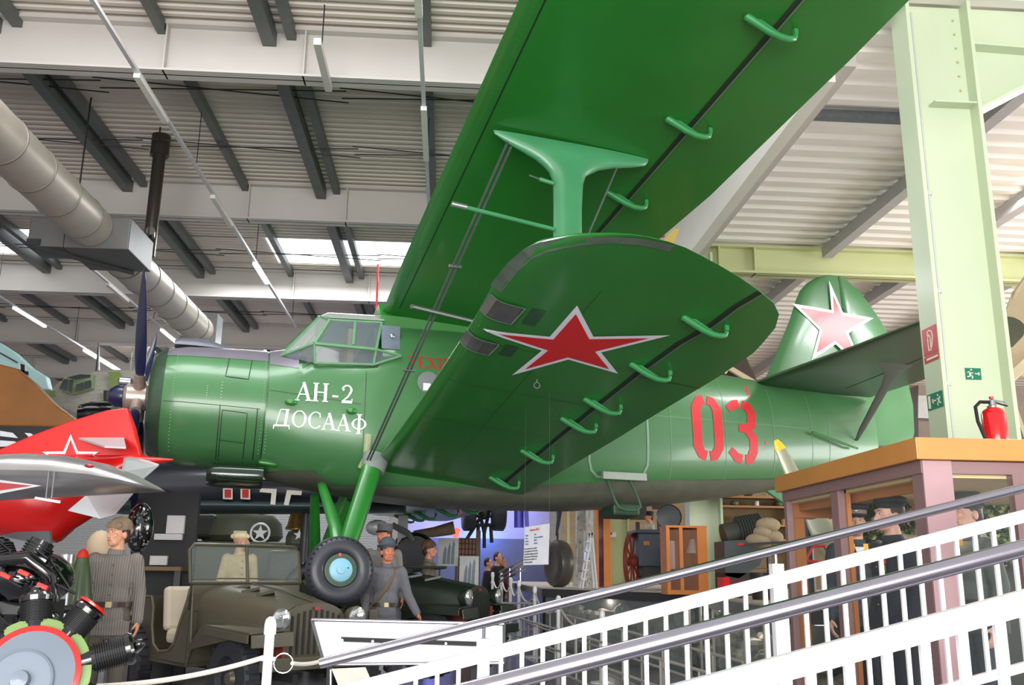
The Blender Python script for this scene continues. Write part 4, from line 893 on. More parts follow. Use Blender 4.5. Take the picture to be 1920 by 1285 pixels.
    for q in 'LR':
        s,e,w=[Vector(p) for p in J[q]]; b.cap(s,e,.072,.060); b.cap(e,w-(w-e)*.02,.060,.048)
    part(b,'jacket',jm,remesh=voxel*1.35,sub=3)
    if collar:
        b=tb(); b.lathe((0,-.018,1.452),(0,.1,1),[(0,.078),(.04,.068),(.045,.06),(.0,.066)],20); part(b,'collar',jm,smooth=True)
    if belt:
        b=tb(); b.loft([[((.186)*math.cos(2*PI*i/32),.142*math.sin(2*PI*i/32),z) for i in range(32)] for z in (1.0,1.045)],cap=False); part(b,'belt',mat('belt_%d'%belt[0],belt,.4)); b=tb(); b.box((0,.146,1.022),(.05,.012,.05)); part(b,'belt_buckle',mat('buckle',(150,136,104),.4,.7))
    if strap:
        b=tb(); b.tube([(-.12,.02,1.45),(-.03,.135,1.28),(.09,.14,1.10),(.18,.04,.98)],.022,8,flat=.3,up=(0,1,0)); part(b,'strap',mat('strap_web',strap,.7),smooth=True)
    b=tb()
    for i in range(5): b.ell((0,.128-.0*i+(.008 if i>1 else 0),1.36-i*.085),(.009,.006,.009),8,5)
    part(b,'buttons',mat('button',(120,108,84),.4,.3))
    if not bust:
        b=MB()
        for s in (-1,1):
            a,k,f=[Vector(p) for p in legs[s]]; b.cap(a,k,.098,.075); b.cap(k,f+(k-f)*.15,.075,.058)
        b.cap((-.07,0,.94),(.07,0,.94),.11); part(b,'trousers',mat('cloth_%d_%d_%d'%trousers,trousers,.8,0,.12,14),remesh=voxel*1.4,sub=2)
        b=MB()
        for s in (-1,1):
            f=Vector(legs[s][2]); b.cap(f+Vector((0,0,.2)),f,.062,.05); b.cap(f+Vector((0,-.03,-.045)),f+Vector((0,.17,-.055)),.042,.036)
        part(b,'boots',mat('boot_%d'%shoes[0],shoes,.4),remesh=voxel*1.3,sub=1)
    hm=mat('hat_%d_%d_%d'%hatrgb,hatrgb,.75,0,.12,20,bump=.3,bscale=80)
    if hat=='ushanka':
        b=hb(); b.ell((0,-.02,1.70),(.092,.112,.085)); b.cap((-.06,.055,1.70),(.06,.055,1.70),.03); b.ell((0,-.09,1.66),(.08,.03,.055)); part(b,'cap',hm,remesh=.01,sub=2)
    elif hat=='peak' or hat=='officer':
        b=hb(); b.lathe((0,-.015,1.675),(0,-.06,1),[(0,.095),(.045,.097),(.06,.118 if hat=='officer' else .1),(.075,.122 if hat=='officer' else .1),(.095,.09),(.1,.02)],24); part(b,'cap',hm,smooth=True)
        b=hb(); b.loft([[(.09*math.cos(a),-.015+r*math.sin(a)*1.0,z) for a in [PI*(.12+.76*i/10) for i in range(11)]] for r,z in ((.09,1.687),(.15,1.668),(.148,1.662),(.09,1.68))],close=False,cap=False); part(b,'visor',mat('visor_black',(20,20,24),.25),smooth=True)
        if hat=='officer': b=hb(); b.lathe((0,-.015,1.69),(0,-.06,1),[(0,.099),(.03,.100)],24); part(b,'cap_band',mat('cap_band',(150,140,130),.5),smooth=True); b=hb(); b.ell((0,.085,1.715),(.014,.006,.014)); part(b,'badge',alum)
    elif hat=='side':
        b=hb(); b.ell((0,-.015,1.70),(.082,.108,.062)); b.cap((-.0,.08,1.69),(0,-.11,1.69),.035); b.cap((0,.05,1.745),(0,-.09,1.745),.022); part(b,'side_cap',hm,remesh=.009,sub=2)
    elif hat=='beret':
        b=hb(); b.ell((.0,-.02,1.735),(.118,.125,.042)); b.ell((0,-.015,1.695),(.086,.103,.04)); part(b,'beret',hm,remesh=.01,sub=2)
    elif hat=='helmet':
        b=hb(); b.ell((0,-.02,1.715),(.100,.120,.095)); part(b,'helmet',hm,remesh=.009,sub=2); b=hb(); b.lathe((0,-.015,1.69),(0,-.09,1),[(0,.118),(.012,.126),(.03,.105)],28); part(b,'helmet_brim',hm,smooth=True)
    elif hat=='hood':
        b=hb(); b.ell((0,-.02,1.66),(.095,.105,.12)); b.ell((0,-.05,1.55),(.085,.07,.07)); part(b,'hood',hm,remesh=.011,sub=2)
    for f in extras: f(part,tb,hb)
    return o
def foot(u,v,Y,h=1.75):  # ground point for a figure whose head centre is seen at u,v
    p=at(u,v,Y); return (p.x,Y,p.z-1.635*h/1.75)
quilt=stripes('quilted_grey_brown',(142,135,128),(120,114,108),15,0,.85,.006)
# 1 quilted jacket mannequin, left
lf=foot(222,1000,8.9,1.78)
person(lf,-168,'mannequin in grey-brown quilted jacket, brown belt and round cap at left',1.78,.007,(208,150,120),jackmat=quilt,jacket=((124,116,108),'q'),trousers=(96,88,80),hat='ushanka',hatrgb=(138,118,96),belt=(58,42,32),headturn=-42,jlen=.74)
# 2 smiling soldier in the middle and the one behind
def crossb(part,tb,hb):
    b=tb(); b.box((.14,.12,.80),(.11,.05,.34)); part(b,'cloth_bag',mat('bag_olive',(96,88,74),.8),bevel=.02)
lf=foot(727,1034,11.5,1.75)
person(lf,-172,'smiling mannequin soldier in grey tunic with shoulder strap beside the plane wheel',1.75,.007,(196,124,92),jacket=((98,98,104),''),trousers=(74,74,84),hat='helmet',hatrgb=(70,76,86),belt=(48,40,34),strap=(92,78,60),headturn=14,jlen=.72,extras=(crossb,),armL=[(-.170,0,1.395),(-.25,.02,1.14),(-.36,.14,.93)])
lf=foot(720,1003,12.2,1.78)
person(lf,-165,'mannequin in light grey tunic and peaked cap standing behind the smiling soldier',1.78,.009,(196,120,88),jacket=((132,128,126),''),trousers=(80,78,80),hat='peak',hatrgb=(84,82,86),headturn=-50)
# 3 white cap behind the windscreen
lf=foot(452,1014,12.9,1.72)
person(lf,-150,'mannequin in sand coloured shirt and pale side cap behind the jeep windscreen',1.72,.009,(196,150,124),jacket=((196,182,140),''),trousers=(120,108,84),hat='side',hatrgb=(226,212,178),headturn=62,hair=None)
# 4 driver in the dark jeep
p=at(806,1031,14.2); person((p.x,p.y,p.z-1.635),-100,'seated driver mannequin in olive jacket and brown cap in the dark green jeep',1.75,.011,(196,130,104),jacket=((110,104,86),''),trousers=(80,76,62),hat='ushanka',hatrgb=(96,66,50),seated=True)
# 5 visitors
for (u,v,Y,f,lb,jk,hr,h) in ((916,1056,23,-110,'visitor with red hair ribbon in black clothes by the photo panels',(26,24,28),(40,20,20),1.68),(934,1046,23.5,-125,'visitor in black printed t-shirt turned right near the steps',(30,30,34),(44,34,30),1.78),(943,1055,24.3,-130,'visitor in magenta shirt half hidden beside the black t-shirt',(120,30,70),(50,40,34),1.7)):
    p=at(u,v,Y); h=p.z/1.635*1.75; person((p.x,Y,0),f,lb,h,.014,(214,150,120),jacket=(jk,''),trousers=(150,140,130) if v==1055 else (36,36,44),hair=hr,collar=False)
# 6 mannequin on the gun carriage
p=at(1217,985,18.5); person((p.x,p.y,1.22),100,'mannequin in black hat behind the gun carriage',max(1.4,(p.z-1.22)/1.635*1.75),.014,(206,130,96),jacket=((170,164,150),''),trousers=(60,60,60),hat='peak',hatrgb=(24,24,26))
# 7 uniformed group inside the display case
def medals(part,tb,hb):
    b=tb(); b.box((-.09,.125,1.31),(.05,.012,.03)); part(b,'ribbon_bar',mat('ribbon_red',(190,40,36),.5))
    b=tb(); b.box((-.09,.122,1.26),(.02,.01,.05)); part(b,'medal',mat('medal_gold',(190,150,60),.35,.8))
def tabs(part,tb,hb):
    b=tb(); b.box((-.05,.115,1.43),(.035,.012,.05)); b.box((.05,.115,1.43),(.035,.012,.05)); part(b,'collar_tabs',mat('tab_gold',(214,160,40),.5))
    b=tb(); b.prism([(-.035,.128,1.43),(.035,.128,1.43),(0,.135,1.30)],(0,.006,0)); part(b,'shirt_front',mat('shirt_pale_blue',(196,208,224),.6))
for (u,v,Y,f,lb,kw) in ((1603,978,7.1,165,'mannequin officer with peaked cap and gold collar tabs in the case',dict(jacket=((44,52,66),''),trousers=(40,46,58),hat='officer',hatrgb=(58,60,74),extras=(tabs,medals))),
    (1667,966,6.2,95,'mannequin in black uniform and black beret seen from the side in the case',dict(jacket=((34,36,48),''),trousers=(30,32,42),hat='beret',hatrgb=(30,30,32),extras=(medals,))),
    (1728,955,6.95,150,'mannequin in grey jacket with yellow helmet and medals in the middle of the case',dict(jacket=((116,116,104),''),trousers=(60,84,100),hat='helmet',hatrgb=(190,170,80),extras=(medals,))),
    (1812,962,6.25,100,'mannequin soldier with dark olive field cap and grey tunic in the right case pane',dict(jacket=((72,78,74),''),trousers=(50,58,72),hat='helmet',hatrgb=(50,54,44),extras=(tabs,),belt=(30,28,26))),
    (1786,950,7.2,120,'mannequin with tan cap behind the helmeted soldier in the right case pane',dict(jacket=((88,104,112),''),trousers=(54,62,80),hat='side',hatrgb=(150,124,70)))):
    p=at(u,v,Y); z0=.30; hh=(p.z-z0)/1.635*1.75; person((p.x,Y,z0),f,lb,hh,.008,(206,160,140),headturn=0,**kw)
# ------------------------------------------------------------------ field cars
def jeep(loc,deg,label,rgb,ws=True,seatrgb=(196,184,164),raise_=0.08):
    M=Matrix.Translation(Vector(loc))@Matrix.Rotation(math.radians(deg),4,'Z')
    o=empty('field_car',M=M,label=label,cat='car')
    body=mat('car_%d_%d_%d'%rgb,rgb,.42,0,.12,5,coat=.15); dk=mat('car_dark',(30,30,28),.7)
    def P(b,n,m,par=None,**k):
        b.v=[M@v for v in b.v]; return b.build(n,m,par or o,**k)
    b=MB(); W=.68
    # side panels with a scooped door opening, floor, back and dash
    for s in (-1,1):
        prof=[(0.05,1.26),(-.02,1.10),(-.16,.86),(-.24,.66),(-.36,.56),(-.62,.53),(-.78,.60),(-.86,.80),(-.88,1.02),(-.94,1.12),(-1.75,1.12),(-1.80,1.05),(-1.80,.5),(.05,.42),(.12,.6)]
        b.prism([(s*W,y,z) for y,z in prof],(-.03*s,0,0))
    b.bb((-W,-1.8,.42),(W,.05,.47)); b.bb((-W,-1.8,.47),(W,-1.77,1.12)); b.bb((-W,-.02,1.0),(W,.06,1.28)); b.bb((-W,.02,.45),(W,.05,1.0))
    P(b,'body',body,bevel=.008)
    b=MB(); 
    for s in (-1,1):
        b.tube([(s*W,y,z) for y,z in ((0.0,1.24),(-.05,1.10),(-.18,.86),(-.26,.66),(-.38,.57),(-.62,.54),(-.77,.61),(-.85,.80),(-.87,1.02),(-.93,1.13),(-1.75,1.13))],.014,6)
    P(b,'door_edge_bead',mat('bead_%d'%rgb[0],tuple(min(255,int(c*1.35)) for c in rgb),.5),smooth=True)
    secs=[]
    for y,w,zt,zb in ((.04,.60,1.29,.80),(.3,.57,1.27,.78),(.7,.50,1.23,.74),(1.1,.42,1.17,.70),(1.42,.36,1.12,.66)):
        q=[(-w,y,zb)]
        for i in range(13):
            a=PI-PI*i/12; q.append((w*math.copysign(abs(math.cos(a))**.55,math.cos(a)),y,zt-.26+.26*math.sin(a)**.8))
        q.append((w,y,zb)); secs.append(q)
    P(MB().loft(secs),'hood',body,smooth=True,angle=40)
    b=MB(); b.tube([(0,.04,1.305),(0,.7,1.245),(0,1.42,1.13)],.008,6); P(b,'hood_hinge',body)
    for y,x in ((.35,.22),(.62,.26),(.9,.24)): P(MB().prism([(x-.12,y-.08,1.275-y*.09),(x+.10,y-.08,1.262-y*.1),(x-.02,y+.10,1.30-y*.09)],(0,0,.03)),'hood_vent',body)
    b=MB(); q=[(-.37,1.43,.58),(-.37,1.43,.95)]+[(.37*math.cos(PI-PI*i/10),1.43,.95+.18*math.sin(PI*i/10)) for i in range(1,10)]+[(.37,1.43,.95),(.37,1.43,.58)]
    b.prism(q,(0,.04,0)); g=P(b,'grille_shell',body,bevel=.01)
    for i in range(9):
        x=-.28+i*.07; P(MB().bb((x-.013,1.468,.62),(x+.013,1.478,.93+.13*math.cos(x*3.6))),'grille_slot',dk,g)
    P(MB().box((0,1.485,1.07),(.07,.01,.035)),'badge',mat('badge_red',(150,40,34),.4),g)
    for s in (-1,1):
        b=MB(); b.prism([(s*.36,1.55,.86),(s*.84,1.62,.84),(s*.86,.72,.88),(s*.84,.36,.62),(s*.60,.30,.64),(s*.50,.55,.90)],(0,0,.025)); b.prism([(s*.86,1.62,.84),(s*.86,.72,.88),(s*.86,.72,.80),(s*.86,1.62,.76)],(-s*.02,0,0)); b.prism([(s*.36,1.62,.86),(s*.84,1.64,.84),(s*.84,1.66,.72),(s*.36,1.64,.72)],(0,.02,0))
        P(b,'fender',body,bevel=.006)
        b=MB(); b.prism([(s*.37,.5,.88),(s*.37,1.5,.85),(s*.37,1.5,.5),(s*.37,.5,.5)],(s*.02,0,0)); P(b,'inner_fender',mat('primer_red_brown',(128,50,38),.6))
        h=P(MB().lathe((s*.46,1.40,.98),(0,1,0),[(0,.03),(.04,.09),(.12,.11),(.15,.11)],24),'headlight',body,smooth=True)
        P(MB().lathe((s*.46,1.55,.98),(0,1,0),[(-.02,.105),(.015,.10),(.03,.07),(.035,.0)],24),'lens',mat('lens_chrome',(206,210,212),.12,.8,.3,30),h,smooth=True)
    for s in (-1,1):
        for y in (1.15,-1.25):
            w=P(MB().lathe((s*.62,y,.40),(s,0,0),[(0,.22),(0,.37),(.03,.40),(.15,.40),(.18,.37),(.18,.22),(.12,.2)],36),'wheel',rubber,smooth=True)
            b=MB()
            for k in range(26):
                a=2*PI*k/26; b.box((s*.71,y+.40*math.cos(a),.40+.40*math.sin(a)),(.17,.035,.035),Matrix.Rotation(a,3,'X'))
            P(b,'tread',rubber,w); P(MB().lathe((s*.72,y,.40),(s,0,0),[(0,.22),(.02,.2),(.0,.1),(.06,.06),(.07,.0)],24),'rim',body,w,smooth=True)
    P(MB().bb((-.75,1.68,.50),(.75,1.74,.62)),'bumper',body,bevel=.01)
    for s in (-1,1): P(MB().bb((s*.35-.03,-1.7,.38),(s*.35+.03,1.7,.46)),'chassis_rail',dk)
    st=mat('car_seat_%d'%seatrgb[0],seatrgb,.8,0,.08,bump=.2)
    for s in (-1,1):
        c=P(MB().bb((s*.34-.24,-.72,.62),(s*.34+.24,-.26,.78)),'seat_cushion',st,bevel=.05); P(MB().box((s*.34,-.80,1.0),(.48,.13,.50),Matrix.Rotation(math.radians(10),3,'X')),'seat_back',st,bevel=.05)
    P(MB().tube([(-.34+.19*math.cos(a*PI/10),-.20+.07*math.sin(a*PI/10),1.12+.17*math.sin(a*PI/10)) for a in range(21)],.012,8),'steering_wheel',dk,smooth=True); P(MB().tube([(-.34,-.2,1.12),(-.34,.04,1.02)],.015,6),'steering_column',dk)
    if ws:
        f=MB(); z0,z1=1.30,1.72; y1=-.06
        f.tube([(-.70,.03,z0),(-.70,y1,z1-.06),(-.65,y1,z1),(.65,y1,z1),(.70,y1,z1-.06),(.70,.03,z0)],.02,8); f.tube([(-.70,.03,z0),(.70,.03,z0)],.022,8); f.tube([(0,.03,z0),(0,y1,z1)],.018,8); f.tube([(-.70,.02,z0+.05),(.70,.02,z0+.05)],.008,6)
        fr_=P(f,'windscreen_frame',body,smooth=True)
        for a,c in ((-.68,-.02),(.02,.68)): P(MB().prism([(a,.03,z0),(c,.03,z0),(c,y1,z1),(a,y1,z1)],(0,.004,0)),'windscreen_glass',glass('car_glass',(190,200,200),.09),fr_)
    else:
        P(MB().tube([(-.66,.05,1.31),(-.66,.60,1.36),(.66,.60,1.36),(.66,.05,1.31)],.02,8),'folded_windscreen',body,smooth=True)
    return o
c=at(462,1092,11.3)
jeep((c.x,11.3,-.02),-139,'olive brown open field car with upright windscreen and red-brown wheel arches',(74,69,54))
jeep((-.86,13.75,.13),-118,'dark green open field car with folded windscreen behind the white board',(34,46,36),ws=False,seatrgb=(104,100,84))
# ------------------------------------------------------------------ lofted things traced at their own distance
def sec_loft(rows,Y,dy,n=20,p=1.0,cy=0):
    """rows (u, vtop, vbottom, depth factor): body lying across the view at distance Y"""
    secs=[]
    for u,vt,vb,k in rows:
        a=at(u,vt,Y);c=at(u,vb,Y); z=(a.z+c.z)/2; r=abs(a.z-c.z)/2; x=(a.x+c.x)/2
        secs.append([(x,Y+cy+dy*k*math.copysign(abs(math.cos(2*PI*i/n))**p,math.cos(2*PI*i/n)),z+r*math.copysign(abs(math.sin(2*PI*i/n))**p,math.sin(2*PI*i/n))) for i in range(n)])
    return MB().loft(secs)
def plate(pts,Y,th): return MB().prism([at(u,v,Y) for u,v in pts],(0,th,0))
def support(o,x,y,z,r=.05): MB().tube([(x,y,0),(x,y,z)],r,12).build('support_post',dkmetal,o,smooth=True)
redj=mat('jet_red',(205,16,12),.3,0,.03,3,coat=.25); silver=mat('wing_silver',(172,170,170),.3,.75,.12,4); greyst=mat('stabiliser_grey',(176,178,180),.4,.2,.06)
rj=empty('jet_aircraft',at(60,1285,11),'bright red jet aircraft tail with white outlined star at left edge','aircraft')
sec_loft([(-160,850,1000,1),(0,850,1003,1),(70,852,1016,1),(118,853,1018,.9),(142,853,995,.8),(183,853,968,.6),(215,853,925,.5),(245,852,892,.4),(275,856,875,.25),(325,861,864,.03)],11,.45).build('rear_fuselage',redj,rj,smooth=True)
plate([(-120,895),(-120,890),(0,842),(60,816),(130,790),(200,769),(237,765),(250,800),(264,858),(150,880)],10.95,.12).build('tail_fin',redj,rj,bevel=.04,smooth=True)
def star_pts(c,R,r,rot=0,sx=1,sy=1): return [(c[0]+sx*(R if i%2==0 else r)*math.sin(rot+PI*i/5),c[1]-sy*(R if i%2==0 else r)*math.cos(rot+PI*i/5)) for i in range(10)]
sp=star_pts((132,862),52,21,0,1.08,.9); plate(sp,10.925,.02).build('star_outline',whitep,rj)
sp=star_pts((132,863),42,15.5,0,1.08,.9); plate(sp,10.905,.02).build('star_centre',redj,rj)
MB().prism([at(147,824,10.9),at(232,824,10.9),at(236,842,10.3),at(196,840,10.3)],(0,0,.02)).build('tailplane',greyst,rj)
MB().prism([at(262,862,10.9),at(232,862,10.4),at(228,885,10.2),at(262,905,10.5),at(298,874,10.9)],(0,0,.02)).build('ventral_fin',greyst,rj)
MB().prism([at(126,958,10.4),at(162,928,10.6),at(250,925,10.9),at(214,966,10.4),at(188,973,10.3)],(0,.03,0)).build('lower_fin',greyst,rj,bevel=.006)
support(rj,at(60,1000,11).x,11.0,at(60,1005,11).z,.06)
sw=empty('silver_wing',at(100,1285,8.5),'polished silver aircraft wing reaching in from the left edge, with a small red lamp','aircraft wing')
sec_loft([(-150,862,948,1),(0,855,938,1),(60,853,934,1),(130,857,931,.95),(200,871,927,.85),(250,890,924,.7),(285,908,922,.5),(306,919,922,.1)],8.5,.55).build('wing_panel',silver,sw,smooth=True)
p=at(168,874,7.98); MB().ell(p,(.045,.03,.018)).build('tip_lamp',mat('lamp_red',(150,10,24),.1,0,0,coat=.9),sw,smooth=True)
for d in (0,.045):
    MB().tube([at(92,885,7.98)+Vector((d,0,0)),at(86,936,7.9)+Vector((d,0,0))],.008,8).build('rail_strut',alum,sw)
MB().bar(at(66,934,7.9),at(114,942,7.9),.02,.02).build('rail_bar',alum,sw)
MB().prism([at(-30,902,7.93),at(60,911,7.93),at(0,920,7.93),at(-30,930,7.93)],(0,.01,0)).build('star_mark',mat('star_dull_red',(150,40,44),.4,.3),sw)
MB().prism([at(-30,896,7.935),at(78,911,7.935),at(0,926,7.935),at(-30,936,7.935)],(0,.01,0)).build('star_mark_outline',greyst,sw)
support(sw,at(-40,900,8.5).x,8.6,at(-40,920,8.5).z,.05)
gp=empty('grey_stabiliser',at(50,1285,8),'light grey tailplane lying over the black engine at lower left','aircraft part')
MB().prism([at(-60,1008,8.4),at(0,1012,8.4),at(92,1030,8.3),at(106,1046,8.2),at(74,1072,8.0),at(-60,1055,8.0)],(0,0,.03)).build('panel',mat('grey_panel',(150,152,160),.45,.2,.05),gp,bevel=.004)
MB().prism([at(0,1005,8.45),at(30,998,8.5),at(92,996,8.5),at(95,1026,8.4),at(60,1020,8.4)],(0,.05,0)).build('bracket',alum,gp); support(gp,at(20,1020,8.3).x,8.4,at(20,1025,8.3).z,.03)
bw=empty('brown_wing',at(60,1285,17),'orange-brown camouflaged wing with black underside at far left','aircraft wing')
plate([(-90,668),(0,683),(28,690),(62,718),(100,757),(150,794),(100,801),(-90,797)],17,.3).build('upper_surface',mat('camo_brown',(134,84,28),.5,0,.25,2),bw,bevel=.03)
plate([(-90,796),(0,796),(104,801),(150,795),(120,814),(60,833),(0,847),(-90,868)],17.02,.5).build('lower_surface',mat('underside_black',(28,28,34),.5,0,.1),bw)
for q in ([(0,808),(24,812),(34,822),(0,818)],[(46,812),(58,813),(76,825),(62,827)],[(0,826),(28,828),(40,836),(0,838)]): plate(q,16.99,.01).build('white_mark',whitep,bw)
support(bw,at(-20,760,17).x,17.2,at(-20,800,17).z,.07)
bt=empty('light_blue_wing',at(40,1285,22),'pale blue aircraft wing with black cross at upper left edge','aircraft wing')
plate([(-90,620),(0,643),(28,661),(58,689),(86,706),(92,730),(60,732),(-90,690)],22,.25).build('panel',mat('pale_blue',(176,214,214),.4,0,.06,2),bt,bevel=.03)
b=MB(); 
for q in ([(38,682),(46,684),(46,711),(40,709)],[(32,692),(53,697),(53,704),(32,699)]): b.prism([at(u,v,21.98) for u,v in q],(0,.02,0))
b.build('black_cross',black,bt); plate([(36,681),(49,683),(49,712),(37,710)],21.995,.02).build('cross_border',whitep,bt)
b=MB(); b.bar(at(0,662,21.9),at(32,680,21.9),.03,.03); b.build('panel_gap',dkmetal,bt); support(bt,at(-40,690,22).x,22.1,at(-40,690,22).z,.08)
# corrugated transport aircraft
ju=empty('transport_aircraft',at(200,1285,27),'white and green camouflaged transport aircraft with ribbed skin and boxy cockpit','aircraft')
rib=stripes('ribbed_skin',(244,240,226),(206,202,188),9,2,.5,.03)
sec_loft([(70,729,737,.3),(104,728,752,.6),(116,716,762,.8),(150,712,776,1),(178,696,786,1),(340,690,800,1),(420,690,800,1)],27,.5,24,.75).build('fuselage',rib,ju,smooth=True,angle=50)
gr=mat('camo_green',(120,140,72),.5,0,.12); Yf=26.42
plate([(203,697),(224,697),(229,712),(220,728),(222,742),(216,768),(203,768),(208,742),(206,716)],Yf,.02).build('camo_stripe',gr,ju)
plate([(76,731),(100,733),(104,742),(94,745)],26.45,.02).build('camo_patch',gr,ju)
cf=mat('cockpit_frame_olive',(136,152,112),.5); dg=mat('dark_glass',(56,64,64),.15,0,.2,8,coat=.8)
plate([(108,729),(120,706),(150,700),(173,701),(173,729),(134,740)],26.3,.9).build('cockpit',cf,ju,bevel=.03)
for q in ([(111,728),(120,711),(128,711),(124,733)],[(127,733),(130,712),(137,712),(133,737)],[(140,735),(143,721),(156,717),(156,731)],[(158,730),(158,716),(171,713),(171,727)],[(124,708),(150,702),(170,703),(168,708),(140,712)]): plate(q,26.17,.02).build('window_pane',dg,ju)
w_=plate([(194,732),(222,733),(222,752),(194,752)],Yf-.02,.02).build('side_window',dkmetal,ju); plate([(199,734),(220,735),(220,750),(199,750)],Yf-.04,.02).build('window_pane',dg,w_)
e=MB(); a=at(150,778,25.6);c=at(215,776,25.6); e.lathe(a,(c-a),[(0,.16),(.02,.28),(.3,.34),((c-a).length,.30)],28); e.build('engine_cowling',blackgloss,ju,smooth=True); MB().ell(a+Vector((.02,0,0)),(.02,.2,.2)).build('cowl_opening',dkmetal,ju)
MB().tube([at(165,763,25.5),at(182,765,25.5),at(196,770,25.5)],.05,8).build('exhaust_pipe',black,ju,smooth=True)
MB().tube([at(183,697,26.8),at(184,668,26.8),at(185,642,26.8)],[.12,.07,.02],8,flat=.4).build('propeller_tip',dkmetal,ju)
MB().bb((at(300,700,27).x,26.9,0),(at(300,700,27).x+.15,27.1,5.2)).build('support_post',dkmetal,ju)
# night bomber fuselage
nb=empty('night_bomber',at(400,1285,16),'black fuselage of a twin seat bomber with white cross corners and red squares','aircraft')
nbm=mat('night_black',(34,38,48),.35,0,.15,3,coat=.3)
sec_loft([(130,885,955,.9),(240,868,962,1),(420,864,962,1),(560,868,962,1),(760,880,962,.9)],16,.42,26,.9).build('fuselage',nbm,nb,smooth=True)
sec_loft([(130,935,957,.9),(240,936,965,1),(420,938,964,1),(600,942,964,1),(760,945,962,.9)],16,.42,26,.9,-.02).build('lower_fuselage',mat('belly_teal_grey',(50,66,66),.45,0,.15,3),nb,smooth=True)
Yn=15.56
def wh(q,n='white_cross_corner',m=None,dy=0): plate(q,Yn+dy,.012).build(n,m or mat('mark_cream',(226,220,206),.5),nb)
wh([(491,892),(521,892),(521,901),(491,899)]); wh([(487,916),(519,917),(516,947),(507,946),(509,925),(487,923)]); wh([(538,919),(566,921),(565,929),(546,928),(541,948),(532,947)]); wh([(538,898),(552,899),(562,902),(545,903)])
for x in (418,451): wh([(x,916),(x+18,916),(x+18,937),(x,936)],'white_square'); wh([(x+3,918),(x+15,918),(x+15,933),(x+3,933)],'red_square',mat('mark_red',(190,34,34),.5),-.012)
MB().prism([at(240,905,15.3),at(300,920,15.5),at(330,935,15.5),at(240,925,15.3)],(0,0,.03)).build('wing_root',nbm,nb); support(nb,at(300,960,16).x,16,at(300,955,16).z,.08); support(nb,at(575,960,16).x,16,at(575,955,16).z,.08)
# ------------------------------------------------------------------ tanks
olive=mat('tank_olive',(74,78,60),.55,0,.15,4); tk=empty('tank',at(450,1285,19),'olive tank with white circled star on its round turret','tank')
def star_flat(c,R,Y,ring=False,par=None,m=None):
    P_=[Vector((c.x+(R if i%2==0 else R*.4)*math.sin(PI*i/5),Y,c.z+(R if i%2==0 else R*.4)*math.cos(PI*i/5))) for i in range(10)]; MB().prism(P_,(0,.015,0)).build('white_star',m or whitep,par)
    if ring: MB().tube([(c.x+R*1.15*math.cos(a*PI/14),Y,c.z+R*1.15*math.sin(a*PI/14)) for a in range(29)],.022,6).build('star_ring',m or whitep,par)
t0=at(452,1010,19)
MB().lathe((t0.x,19,t0.z-.06),(0,0,1),[(0,.72),(.1,.80),(.35,.76),(.50,.62),(.54,.2)],32).build('turret',olive,tk,smooth=True)
b=MB(); b.box((t0.x-.75,18.7,t0.z+.20),(.8,.7,.45)); b.build('gun_mantlet',mat('mantlet_dark',(40,42,38),.6),tk,bevel=.08); MB().tube([(t0.x-1.1,18.6,t0.z+.22),(t0.x-1.5,18.4,t0.z+.22)],.07,12).build('gun_barrel',olive,tk)
MB().lathe((t0.x+.25,19,t0.z+.48),(0,0,1),[(0,.28),(.12,.28),(.14,.2)],20).build('hatch',olive,tk,smooth=True)
b=MB(); b.prism([(t0.x-1.7,18.1,t0.z-.08),(t0.x-1.9,18.1,t0.z-.7),(t0.x-1.5,18.1,.5),(t0.x+1.5,18.1,.5),(t0.x+1.6,18.1,t0.z-.35),(t0.x+1.1,18.1,t0.z-.08)],(0,1.9,0)); b.build('hull',olive,tk,bevel=.05)
b=MB(); b.prism([(t0.x-1.9,17.9,.9),(t0.x-1.6,17.9,.0),(t0.x+1.3,17.9,.0),(t0.x+1.5,17.9,.9)],(0,.35,0)); b.build('track',mat('track_dark',(34,32,30),.7),tk,bevel=.05)
for k in range(5): MB().lathe((t0.x-1.25+k*.55,17.9,.4),(0,-1,0),[(0,.22),(.04,.22),(.05,.1)],20).build('road_wheel',olive,tk,smooth=True)
star_flat(at(488,1000,18.2),.15,18.18,True,tk)
t2=empty('tank_turret',at(545,1285,18),'second olive tank with brass bell shape and small white star beside the wheel','tank')
a=at(512,988,17);c=at(592,1050,17); MB().bb((a.x,16.7,.6),(c.x+.2,17.7,c.z+.15)).build('hull',olive,t2,bevel=.06); MB().bb((a.x+.25,16.8,c.z+.15),(c.x-.1,17.5,a.z-.05)).build('turret',olive,t2,bevel=.12)
MB().bb((a.x,16.72,0),(c.x+.2,17.6,.6)).build('track',mat('track_dark',(34,32,30),.7),t2,bevel=.1); star_flat(at(561,1004,16.78),.10,16.76,False,t2)
p=at(557,985,17.1); bl=empty('brass_bell',p,'brass bell shaped vessel on top of the second tank','vessel'); MB().lathe((p.x,17.1,p.z-.08),(0,0,1),[(0,.20),(.03,.20),(.08,.17),(.28,.13),(.34,.10),(.36,.03)],24).build('shell',mat('brass_dull',(150,124,66),.35,.8,.2,8),bl,smooth=True)
pp=at(592,972,16.4); MB().bb((pp.x-.05,17.5,0),(pp.x+.04,17.6,pp.z+.05)).build('p',None) if 0 else None
wp=empty('marker_pole',(pp.x,16.4,0),'white pole with yellow top left of the landing gear','pole'); MB().bb((pp.x-.05,16.4,0),(pp.x+.03,16.46,pp.z-.08)).build('pole',whitep,wp); MB().bb((pp.x-.06,16.39,pp.z-.08),(pp.x+.04,16.47,pp.z+.02)).build('yellow_top',mat('yellow_tip',(220,190,40),.4),wp)
